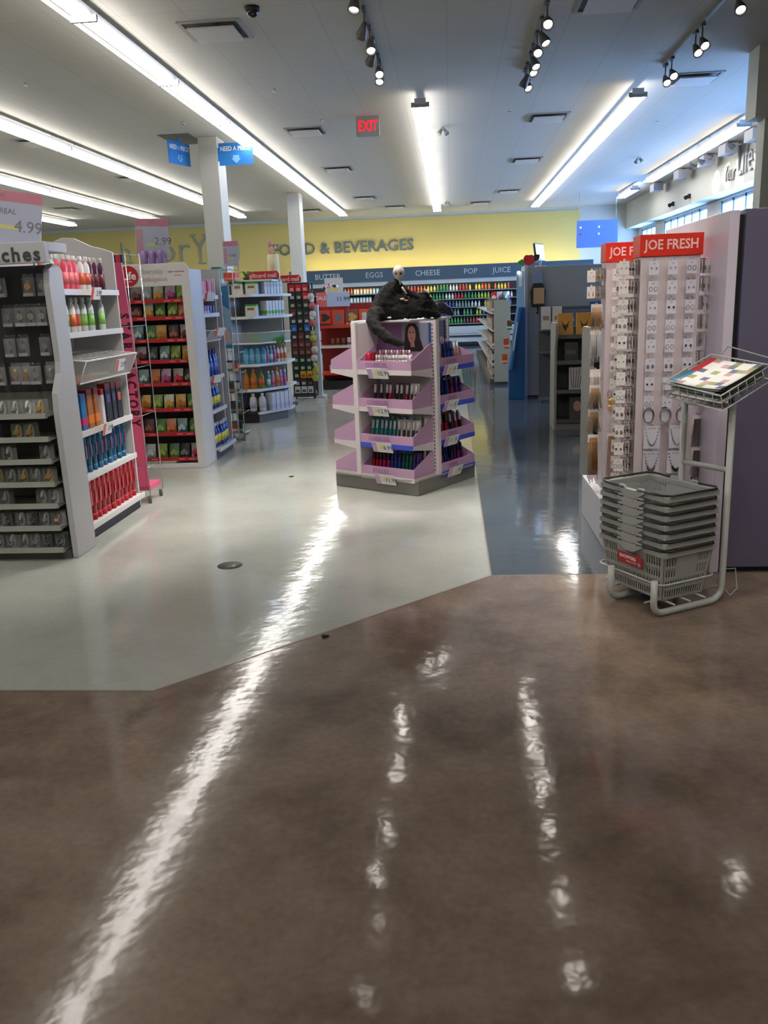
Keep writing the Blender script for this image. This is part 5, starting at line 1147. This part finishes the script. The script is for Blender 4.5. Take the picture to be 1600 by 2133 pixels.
for (k, x, y, z, rz, d) in ((CHS, WX-.045, WY+.08, 1.33, 0, 'bunch of pale pearl chains on the left side of the farther stand'), (CHF, WX-.045, WY+.08, .80, 0, 'fringed gold tassel bunch on the left side of the farther stand'), (CHG, WX-.045, WY+.08, .63, 0, 'long copper gold chains at the lower left of the farther stand'), (CHF, WX-.045, WY+.05, .96, 0, 'short gold and brown chains on the left side of the farther stand'),
    (CHS, WX-.045, WY+.06, 1.06, 0, 'white bangles and chains bunch on the left side of the farther stand'), (CHF, WX-.045, WY+.06, 1.47, 0, 'small tan tassel bunch near the top left of the farther stand'),
    (CHB, NX+.365, NY+.04, .84, 0, 'dark brown cord bunch on the right side of the nearer stand'), (CHB, NX+.365, NY+.02, .66, 0, 'darker lower cord bunch on the right side of the nearer stand'), (CHB, NX+.365, NY+.03, .48, 0, 'lowest brown cord bunch behind the basket rack'),
    (CHG, WX+.055, WY-.055, .66, 0, 'long pale gold chains low on the front of the farther stand')):
    k.put((x, y, z), rz, d, 'necklaces', None)
o = thing('gold_pendant', 'large round gold pendant on the front of the farther jewellery stand', 'pendant', (WX+.05, WY-.03, .86))
MB().tube([(.028*math.cos(t), 0, .045+.035*math.sin(t)) for t in [i*math.pi/8 for i in range(16)]], .003, 6, closed=True).build('ring', GOLD, o)
MB().ball((0, -.004, .0), .026, 10, 8, sc=(1, .4, 1.1)).ball((-.005, -.004, -.035), .022, 8, 6, sc=(1, .4, 1)).build('discs', mat('bright_gold', srgb(232, 196, 130), .2, metal=.8), o)
MB().tube([(0, .03, .083), (0, -.012, .083)], .002, 5).build('peg', CHROME, o)

# ---------------------------------------------------------------- grey bookcases behind the jewellery
def bookcase(x, yb, yf, w, top, label, levels):
    k = thing('bookcase', label, 'bookcase', (0, 0, 0))
    for xx in (x, x+w):
        MB().prism([(yb, 0), (yb, top-.05), (yb-.05, top), (yf-.02, top), (yf-.05, top-.04), (yf-.05, top-.14), (yf+.03, top-.30), (yf+.03, .0)], 'x', xx, xx+.03).build('side_panel', GREYLAM, k, bev=.003)
    MB().bx(x+.03, x+w, yb-.03, yb, 0, top-.06).build('back_panel', DARKGREY, k)
    MB().bx(x+.03, x+w, yf+.04, yb-.03, 0, .07).build('plinth', GREYLAM, k)
    for z in levels: MB().bx(x+.03, x+w, yf+.04, yb-.03, z-.02, z, 0).bx(x+.03, x+w, yf+.02, yf+.04, z-.02, z+.025, 0).build('shelf', DARKGREY, k)
    return k
bookcase(1.10, 7.42, 6.92, .9, 1.27, 'grey bookcase with a rounded side panel beside the farther jewellery stand', [1.02, .70, .38, .09])
bookcase(1.16, 10.3, 9.85, .8, 1.22, 'grey bookcase of upright books further down the aisle', [1.06, .77, .44, .10])
def book(w, h, d, cov, deco=None, dk='wings'):
    def make():
        o = empty('book'); MB().bx(-w/2, w/2, 0, d, 0, h).build('cover', colr(*cov, .4), o, bev=.001)
        MB().bx(-w/2+.003, w/2+.001, .003, d-.003, -.0003+.003, h+.0015).build('pages', PAPER, o)
        if deco:
            q = MB()
            if dk == 'wings': q.prism([(-.012, h*.5), (-.05, h*.72), (-.035, h*.55), (-.03, h*.42), (-.012, h*.32), (0, h*.22), (.012, h*.32), (.03, h*.42), (.035, h*.55), (.05, h*.72), (.012, h*.5)], 'y', -.0014, -.0002)
            elif dk == 'face':
                q.prism([(.045*math.cos(t), h*.62+.06*math.sin(t)) for t in [i*math.pi/8 for i in range(16)]], 'y', -.0014, -.0002)
            elif dk == 'lines':
                for i in range(5): q.prism([(-w*.35+.02*i, h*.12), (-w*.3+.02*i, h*.12), (-w*.4+.035*i, h*.9), (-w*.43+.035*i, h*.9)], 'y', -.0014, -.0002)
            else: q.bx(-w*.35, w*.35, -.0014, -.0002, h*.4, h*.6)
            q.build('cover_print', colr(*deco, .5), o)
        return o
    return Kind(make)
KO = book(.17, .26, .035, (204, 146, 50), (60, 40, 26)); KD = book(.15, .22, .03, (46, 44, 44), (90, 84, 76), 'bar'); KG = book(.14, .22, .03, (90, 104, 70), (150, 160, 120), 'bar'); KW = book(.2, .27, .02, (190, 188, 184), (90, 86, 84), 'lines'); KF = book(.18, .26, .02, (60, 56, 54), (190, 138, 120), 'face')
for (k, x, z, d) in ((KO, 1.29, 1.062, 'orange gold book with a dark winged shape, leftmost on the top shelf'), (KO, 1.50, 1.062, 'orange gold book with a dark winged shape, middle of the top shelf'), (KO, 1.71, 1.062, 'orange gold book with a dark winged shape, rightmost on the top shelf'),
    (KD, 1.36, .772, 'dark covered book on the second shelf of the far bookcase'), (KG, 1.64, .772, 'green covered book on the second shelf of the far bookcase'), (KW, 1.44, .442, 'large pale book with grey figures on the third shelf of the far bookcase'), (KF, 1.44, .102, 'magazine with a face on its cover on the lowest shelf'), (KD, 1.66, .102, 'dark book beside the magazine on the lowest shelf')):
    k.put((x, 9.96, z), 0, d, 'book', None, tilt=(-.14, 0))
K7 = book(.16, .22, .02, (150, 176, 196), (200, 80, 90), 'bar'); K8 = book(.16, .20, .02, (150, 160, 110), (210, 206, 180), 'bar')
K7.put((1.24, 6.96, 1.035), 0, 'pale blue picture book leaning on the nearer bookcase', 'book', None, tilt=(-.2, 0))
cr = thing('calendar_rack', 'dark rack of calendars and large books against the grey cabinet', 'rack', (0, 0, 0))
MB().bx(1.28, 2.2, 12.5, 12.9, 0, .04).bx(1.28, 2.2, 12.86, 12.9, .04, 1.35).bx(1.28, 2.2, 12.5, 12.86, 1.02, 1.04).bx(1.28, 2.2, 12.5, 12.86, .7, .72).build('body', DARKGREY, cr)
KA = book(.13, .32, .04, (206, 196, 186), (150, 130, 110), 'bar'); KC_ = book(.17, .26, .01, (92, 96, 118), (150, 156, 180), 'bar'); KE = book(.26, .26, .01, (50, 86, 130), None)
for (k, x, d) in ((KA, 1.35, 'tall cream book, leftmost on the calendar rack'), (KA, 1.51, 'tall cream book, second on the calendar rack'), (KC_, 1.69, 'grey blue calendar, left of two on the rack'), (KC_, 1.88, 'grey blue calendar, right of two on the rack')):
    k.put((x, 12.56, 1.041), 0, d, 'book', None, tilt=(-.08, 0))
pcd = thing('price_poster', 'blue price poster reading 6.49 beside the calendars', 'poster', (2.08, 12.48, 1.13))
MB().bx(-.13, .13, 0, .01, 0, .28).build('board', colr(54, 92, 140), pcd); MB().text('6.49', .1, (0, -.002, .13), ext=.0006).build('lettering', colr(150, 180, 206), pcd)
MB().cyl((0, .02, -.09), (0, .02, .1), .006, n=5).build('post', BLACK, pcd)
gcb = thing('grey_cabinet', 'wide plain grey cabinet standing across the aisle side', 'cabinet', (0, 0, 0))
MB().bx(1.145, 2.9, 13.2, 13.9, .03, 1.94).build('body', mat('plain_grey_laminate', srgb(140, 139, 134), .45), gcb, bev=.004)
MB().bx(1.16, 2.9, 13.22, 13.9, 0, .03).build('plinth', BLACK, gcb)
MB().bx(1.10, 1.144, 13.2, 13.9, .0, 1.96).build('side_panel', PALE, gcb, bev=.003)
pch = thing('hanging_pouch', 'black pouch with a beige book hanging on the grey cabinet', 'pouch', (1.29, 13.19, 1.36))
MB().prism([(-.10, -.0), (.10, -.0), (.12, .22), (.07, .34), (-.07, .34), (-.12, .22)], 'y', -.06, -.005).build('pouch', BLACK, pch, bev=.01)
MB().bx(-.07, .09, -.075, -.061, .04, .27).build('beige_insert', colr(176, 140, 100), pch); MB().bx(-.075, .06, -.06, -.02, .34, .50).build('grey_insert', colr(120, 134, 156), pch)
MB().tube([(0, -.03, 0), (.01, -.03, -.08), (-.02, -.03, -.10)], .02, 6).build('strap', BLACK, pch)
mn = thing('monitor', 'thin screen seen nearly edge on above the grey cabinet', 'monitor', (1.36, 13.45, 1.941), R_(62))
S = MB(); S.T = Matrix.Rotation(R_(-8), 4, 'X'); S.bx(-.17, .17, -.015, .015, .08, .34); S.build('casing', BLACK, mn, bev=.004)
S = MB(); S.T = Matrix.Rotation(R_(-8), 4, 'X'); S.bx(-.155, .155, -.017, -.0152, .095, .325); S.build('screen', mat('lit_screen', srgb(150, 180, 220), .2, emit=srgb(140, 180, 230), es=.7), mn)
MB().cyl((0, .02, 0), (0, 0, .12), .015, n=8).lathe([(.09, 0), (.09, .01)], 14).build('stand', colr(190, 190, 190), mn)
ap = thing('apple_cutout', 'red apple shaped cut out with a green leaf on the grey cabinet', 'cut out', (1.17, 13.3, 1.961))
MB().prism([(.085*math.cos(t)*(1-.12*max(0, math.sin(t))**6), .085+.085*math.sin(t)*(1-.25*max(0, math.sin(t))**8)) for t in [i*math.pi/12 for i in range(24)]], 'y', 0, .02).build('apple', colr(190, 30, 40), ap)
MB().prism([(-.06, .03), (-.14, .0), (-.17, .06), (-.10, .10)], 'y', .0, .012).build('leaf', colr(60, 140, 70), ap); MB().prism([(.08, .05), (.15, .08), (.16, .15), (.09, .16), (.05, .12)], 'y', .005, .015).build('dark_leaf', BLACK, ap)
bd = thing('blue_display', 'deep blue cardboard floor display leaning by the grey cabinet', 'display', (0, 0, 0))
DBL = mat('deep_blue_card', srgb(8, 84, 140), .45)
MB().prism([(.845, 0), (1.085, 0), (1.085, 1.36), (.975, 1.36), (.845, .46)], 'y', 12.95, 13.19).build('body', DBL, bd, bev=.003)
MB().prism([(.85, .46), (.885, .46), (1.015, 1.36), (.975, 1.36)], 'y', 12.80, 12.949).build('side_flap', colr(24, 110, 170), bd)
MB().box((.93, 12.79, .95), (.012, .012, .42), ry=.14).build('white_stripe', PAPER, bd)
for z, x in ((1.05, .90), (.78, .855), (.55, .83)): MB().bx(x-.10, x, 12.82, 12.94, z-.01, z).build('tray', colr(150, 180, 200), bd)
KX = carton_kind(.08, .06, .14, (206, 90, 40), (226, 200, 170)); KY = carton_kind(.07, .06, .13, (60, 110, 70), (220, 214, 200), (190, 60, 40))
for j, (z, x, k) in enumerate(((1.051, .85, KY), (.781, .80, KX), (.551, .775, KX))): k.put((x, 12.88, z), 0, '%s packet on the blue display, %s from the top' % ('green' if k is KY else 'orange', ORD[j]), 'packet', None)
bb = thing('aisle_banner', 'narrow pale blue and white banner above the blue display', 'banner', (1.0, 13.1, 1.361))
MB().bx(-.03, .085, 0, .02, 0, .52, 0).bx(-.0, .05, -.002, 0, .3, .5, 1).build('board', [colr(140, 180, 210), PAPER], bb)
MB().ball((-.0, -.02, .50), .022, 8, 6).build('lamp', mat('lit_small_lamp', (1, 1, 1), .4, emit=(1, 1, 1), es=2.5), bb)
# aisle gondola going back
ag = thing('snack_aisle_unit', 'long low aisle shelving with a beige end panel deep in the store', 'shelving unit', (0, 0, 0))
MB().bx(.735, 1.02, 15.2, 15.24, .05, 1.46).build('end_panel', mat('beige_end_panel', srgb(150, 148, 132), .6), ag, bev=.004)
MB().bx(.98, 1.02, 15.24, 23.8, 0, 1.46).build('back_panel', DARKGREY, ag); MB().bx(.66, .98, 15.25, 23.8, 0, .1).build('base', DARKGREY, ag)
for z in (.35, .65, .95, 1.25): MB().bx(.70, .98, 15.25, 23.8, z-.02, z).build('shelf', PALE, ag)
KS = [carton_kind(.16, .18, .22, c1, c2, c3) for (c1, c2, c3) in (((170, 166, 150), (60, 90, 70), (90, 60, 50)), ((120, 116, 104), (170, 50, 50), None), ((190, 188, 180), (50, 60, 90), (40, 40, 44)), ((96, 110, 96), (206, 200, 180), None), ((150, 60, 56), (214, 206, 190), None))]
sn_ = 'lowest lower middle upper top'.split()
for ri, z in enumerate((.101, .351, .651, .951, 1.251)):
    for j in range(12):
        KS[(j*3+ri*2+j//4) % 5].put((.80, 15.42+j*.20 if j < 6 else 15.42+j*.20, z), -_MR, 'boxed goods, %s from the beige end panel, %s shelf of the long unit' % (ORD[j], sn_[ri]), 'box', 'boxed goods on the %s aisle shelf' % sn_[ri])
CH = [bag_kind((190, 40, 50), (226, 180, 60), (230, 230, 220)), bag_kind((60, 130, 70), (40, 90, 50), (220, 220, 210)), bag_kind((206, 206, 210), (90, 120, 180), (190, 60, 70))]
for j in range(12): CH[j % 3].put((.74+.05*(j % 6), 15.35+.35*(j//6)+.05*(j % 2), 1.461 if j > -1 else 0), .2*j, 'crisp bag on top of the long aisle unit, %s from the left' % ORD[j], 'crisp bag', 'crisp bags on top of the long aisle unit')

# ---------------------------------------------------------------- rack of nested shopping baskets
FRAMEM = mat('grey_white_tube_paint', srgb(170, 172, 168), .4)
ft = Vector((.87, .50, 0)).normalized(); lg = Vector((.50, -.87, 0)).normalized()      # short and long directions
PR = Vector((1.335, 4.155, 0)); PL = Vector((1.175, 4.40, 0)); lg2 = (PR-PL).normalized()
br_ = thing('basket_rack', 'grey tubular rack holding nested shopping baskets and flyers', 'basket rack', (0, 0, 0))
def W3(p, d, l, z): q = Vector(p)+ft*d+lg*l; return (q.x, q.y, z)
sl = MB(); r = .0165
for P_, L_ in ((PR, .45), (PL, .45)):
    pts = [(P_.x, P_.y, 1.0), (P_.x, P_.y, .09)]
    for k in range(1, 5): t_ = k*_MR/4; q = P_ - ft*(.075*(1-math.cos(t_))); pts.append((q.x, q.y, .09-.072*math.sin(t_)))
    E_ = P_ - ft*(L_-.06); pts.append((E_.x, E_.y, .018))
    for k in range(1, 5): t_ = k*_MR/4; q = E_ - ft*(.055*math.sin(t_)); pts.append((q.x, q.y, .018+.055*(1-math.cos(t_))))
    E2 = E_ - ft*.055; pts.append((E2.x, E2.y, .19))
    MB().tube(pts, r, 12).build('side_tube', FRAMEM, br_)
MB().tube([(PL.x, PL.y, .68), (PR.x, PR.y, .68)], .014, 10).build('cross_bar', FRAMEM, br_)
MB().tube([(PL.x, PL.y, .99), (PR.x, PR.y, .99)], .014, 10).build('top_bar', FRAMEM, br_)
BC = Vector((1.015, 4.215, 0))
def ring(w, l, z, c=BC, n=4, rad=.04):
    pts = []
    for (sx, sy) in ((1, 1), (-1, 1), (-1, -1), (1, -1)):
        for k in range(n+1):
            a = {(1, 1): 0, (-1, 1): 1, (-1, -1): 2, (1, -1): 3}[(sx, sy)]*_MR + k*_MR/n
            d = sx*(w/2-rad)+rad*math.cos(a); e = sy*(l/2-rad)+rad*math.sin(a); q = c+ft*d+lg*e; pts.append((q.x, q.y, z))
    return pts
wr = MB(); wr.tube(ring(.355, .47, .165), .005, 6, closed=True); 
for d in (-.1, .0, .1): q0 = BC+ft*d+lg*.25; q1 = BC+ft*d-lg*.25; wr.tube([(q0.x, q0.y, .062), (q1.x, q1.y, .062)], .005, 6)
for s_ in (1, -1): q0 = BC-ft*.19+lg*s_*.14; q1 = BC+ft*.3+lg*s_*.14; wr.tube([(q0.x, q0.y, .055), (q1.x, q1.y, .055)], .005, 6)
wr.tube([tuple(BC+ft*.18-lg*.2+Vector((0, 0, .165))), tuple(BC+ft*.32-lg*.22+Vector((0, 0, .16)))], .004, 5)
q = PR+ft*.02; wr.tube([(q.x-.02, q.y, .17), (q.x+.05, q.y+.01, .17), (q.x+.07, q.y+.02, .06), (q.x+.03, q.y, .03), (q.x-.03, q.y, .10)], .003, 5)
wr.build('wire_cradle', FRAMEM, br_)
# flyer tray on top
TM = Vector((1.225, 3.95, 1.0)); TL = Vector((1.045, 4.27, 1.035)); ex = (TL-TM); ey = Vector((.27, .17, .115)); ez = ex.cross(ey).normalized(); ez = ez if ez.z > 0 else -ez; HT = .075
tw = MB(); C4 = [TM, TL, TL+ey, TM+ey]
tw.tube([c+ez*HT for c in C4], .004, 6, closed=True); tw.tube(C4, .004, 6, closed=True)
for i in range(8): p_ = TM+ex*i/7; tw.tube([p_+ez*HT, p_, p_+ey, p_+ey+ez*HT*1.0], .0022, 5)
for i in range(1, 6): p_ = TM+ey*i/6; tw.tube([p_+ez*HT, p_, p_+ex, p_+ex+ez*HT], .0022, 5)
tw.tube([C4[3]+ez*.01, C4[3]+Vector((.12, .06, .06)), C4[2]+Vector((.1, .1, .1)), C4[2]+ez*.02], .0035, 5)
tw.build('flyer_tray', FRAMEM, br_)
def fl_mat(c): return colr(*c, .45)
for j in range(9):
    S = MB(); A4 = Matrix((( -ex.normalized().x, ey.normalized().x, ez.x, 0), (-ex.normalized().y, ey.normalized().y, ez.y, 0), (-ex.normalized().z, ey.normalized().z, ez.z, 0), (0, 0, 0, 1)))
    n = 8; wd_, dp_ = .30, .30; top = j == 8
    off = Vector((random.uniform(-.02, .02), random.uniform(-.012, .012), 0)); rot = random.uniform(-.10, .10) if not top else .06
    vs = []; 
    for lay in (0, 1):
        for b1 in range(n+1):
            for a1 in range(n+1):
                u = (a1/n-.5)*wd_; v = (b1/n-.5)*dp_; h = .008*j+.003*lay+.018*(a1/n-.5)**2*(j/4)+ (.012*(b1/n)**3 if j > 3 else 0)
                x = u*math.cos(rot)-v*math.sin(rot)+off.x; y = u*math.sin(rot)+v*math.cos(rot)+off.y; vs.append((x, y, h+.006))
    N = (n+1)**2; fs = []
    for lay in (0, 1): fs += [tuple(lay*N+i for i in ((b1*(n+1)+a1), (b1*(n+1)+a1+1), ((b1+1)*(n+1)+a1+1), ((b1+1)*(n+1)+a1))) for b1 in range(n) for a1 in range(n)]
    fs += [(i, i+1, N+i+1, N+i) for i in range(n)] + [(N-1-i, N-2-i, 2*N-2-i, 2*N-1-i) for i in range(n)] + [(i*(n+1), (i+1)*(n+1), N+(i+1)*(n+1), N+i*(n+1)) for i in range(n)] + [(i*(n+1)+n, (i+1)*(n+1)+n, N+(i+1)*(n+1)+n, N+i*(n+1)+n) for i in range(n)]
    S.add(vs, fs, 0, True)
    ms = [PAPER if top or j % 3 == 2 else fl_mat((96, 100, 96) if j % 3 else (150, 154, 150))]
    if top:
        S.sm = [True]*len(S.sm)
        for q in range(n*n):
            b1, a1 = divmod(q, n); i_ = n*n+q
            S.mi[i_] = 2 if (b1 < 8 and a1 == 7 and b1 < 4) else 1 if (a1 == 7) else [3, 0, 4, 0, 5, 0, 0][(a1*3+b1*2+a1*b1) % 7]
        ms = [PAPER, fl_mat((60, 130, 160)), fl_mat((196, 40, 50)), fl_mat((86, 96, 120)), fl_mat((150, 160, 80)), fl_mat((190, 150, 140))]
    o = S.build('flyer', ms); o.matrix_world = Matrix.Translation(TM+ex*.5+ey*.5) @ A4 @ Matrix.Rotation(math.pi, 4, 'Z')
    tag(o, 'colourful red and blue headed flyer on top of the flyer tray' if top else 'grey folded flyer in the wire tray, %s from the bottom' % ORD[j], 'flyer', None if top else 'flyers in the wire tray')
# one basket with pierced walls, its handle and side label
BKM = mat('grey_basket_plastic', srgb(152, 155, 152), .4, bump=(40, .0003))
def make_basket():
    o = empty('shopping_basket'); W_, L_, H_ = .335, .475, .26; w0, l0 = .265, .395
    def wall_pt(side, t, h):  # t in -1..1 along the wall, h 0..1
        w = (w0+(W_-.02-w0)*h)/2; l = (l0+(L_-.02-l0)*h)/2; z = h*(H_-.02)
        if side == 0: return Vector((-w, t*l, z))
        if side == 1: return Vector((t*w, l, z))
        if side == 2: return Vector((w, -t*l, z))
        return Vector((-t*w, -l, z))
    b = MB(); th = .0016
    for side in range(4):
        nrm = [Vector((-1, 0, 0)), Vector((0, 1, 0)), Vector((1, 0, 0)), Vector((0, -1, 0))][side]
        def quad(t0, t1, h0, h1):
            p = [wall_pt(side, t0, h0), wall_pt(side, t1, h0), wall_pt(side, t1, h1), wall_pt(side, t0, h1)]
            q = [x - nrm*th*2 for x in p]
            b.add(p+q, [(0, 1, 2, 3), (7, 6, 5, 4), (0, 4, 5, 1), (2, 6, 7, 3), (1, 5, 6, 2), (0, 3, 7, 4)])
        rows_ = [(.0, .06), (.06, .21), (.21, .27), (.27, .42), (.42, .50), (.50, .68), (.68, .74), (.74, .92), (.92, 1.0)]
        N_ = 26 if side in (0, 2) else 18
        for ri, (h0, h1) in enumerate(rows_):
            if ri % 2 == 0: quad(-1, 1, h0, h1); continue
            k = 0
            for i in range(N_):
                t0 = -1+2*i/N_; t1 = -1+2*(i+1)/N_; tm = abs((t0+t1)/2)
                solid = (ri >= 5 and tm < .48) or tm > .9
                if solid: quad(t0, t1, h0, h1)
                else: quad(t0, t0+(t1-t0)*.46, h0, h1)
        b.add([wall_pt(side, -1, 0), wall_pt(side, 1, 0), Vector((0, 0, .0))], [(0, 1, 2)])
    b.bx(-w0/2, w0/2, -l0/2, l0/2, 0, .003)
    b.build('body', BKM, o)
    rm = MB(); zt = H_
    for (x0, x1, y0, y1) in ((-W_/2, W_/2, -L_/2, -L_/2+.016), (-W_/2, W_/2, L_/2-.016, L_/2), (-W_/2, -W_/2+.016, -L_/2+.016, L_/2-.016), (W_/2-.016, W_/2, -L_/2+.016, L_/2-.016)):
        rm.bx(x0, x1, y0, y1, zt-.034, zt-.006)
    for sx in (-1, 1):
        x = sx*(W_/2+.003)
        rm.prism([(-.10, zt-.012), (-.085, zt+.010), (-.05, zt+.010), (-.035, zt-.006), (.035, zt-.006), (.05, zt+.010), (.085, zt+.010), (.10, zt-.012), (.03, zt-.05), (-.03, zt-.05)], 'x', x-.007, x+.007)
    rm.build('rim', BKM, o, bev=.003)
    hn_ = MB(); rr = .0055
    for s_ in (-1, 1):
        pts = [(s_*-0+(-W_/2-.006), s_*.05, zt-.004)]
        cor = [(-W_/2-.004, s_*(L_/2-.03)), (-W_/2+.026, s_*(L_/2+.006)), (W_/2-.026, s_*(L_/2+.006)), (W_/2+.004, s_*(L_/2-.03))]
        pts += [(c[0], c[1], zt+.002) for c in cor] + [(W_/2+.006, s_*.05, zt-.004)]
        hn_.tube(pts, rr, 8)
    hn_.build('handle', mat('black_handle_wire', srgb(26, 24, 30), .35), o)
    return o
BKK = Kind(make_basket)
brz = math.atan2(-.5, .87)  # local y lies along -lg
brz = math.atan2(ft.y, ft.x)
for k in range(7):
    d_ = 'lowest' if k == 0 else 'topmost' if k == 6 else ORD[k]
    o = BKK.put((BC.x, BC.y, .072+.0455*k), brz, 'grey shopping basket, %s of the nested stack' % d_ if k in (0, 6) else 'grey shopping basket, %s from the bottom of the nested stack' % d_, 'shopping basket', 'nested shopping baskets')
    if k == 0:
        lb = MB(); lb.T = Matrix.Translation((-.1655, .0, .165)) @ Matrix.Rotation(R_(-8.5), 4, 'Y')
        lb.bx(-.003, -.001, -.09, .085, -.030, .032, 0)
        lb.text('SHOPPERS', .026, (-.0035, .012, .010), face='-x', m=1, ext=.0004, bold=.0006).text('DRUG MART', .013, (-.0035, -.012, -.012), face='-x', m=1, ext=.0003)
        lb.cyl((-.0032, -.068, -.012), (-.0045, -.068, -.012), .0105, n=14, m=2)
        lb.build('red_label', [RED, PAPER, colr(120, 170, 210)], o)

# ---------------------------------------------------------------- small marks on the floor
tag(MB().lathe([(.077, 0), (.077, .002)], 24).build('floor_drain_cover', colr(74, 76, 74, .4), loc=(-1.385, 4.855, .0005)), 'small round dark metal cover set in the pale floor', 'floor cover')
for (x, y, s_, d) in ((-.62, 3.72, .018, 'dark speck of litter on the floor boundary line'), (-.93, 5.25, .006, 'tiny crumb on the pale floor left of the light streak'), (-1.5, 7.5, .02, 'small dark scuff scrap behind the cosmetics aisle floor')):
    m_ = MB(); [m_.ball((random.uniform(-s_, s_), random.uniform(-s_, s_), s_*.3), s_*.5, 6, 4, sc=(1.3, 1, .5)) for _ in range(4)]
    tag(m_.build('litter', colr(34, 30, 28, .8), loc=(x, y, .0)), d, 'litter')
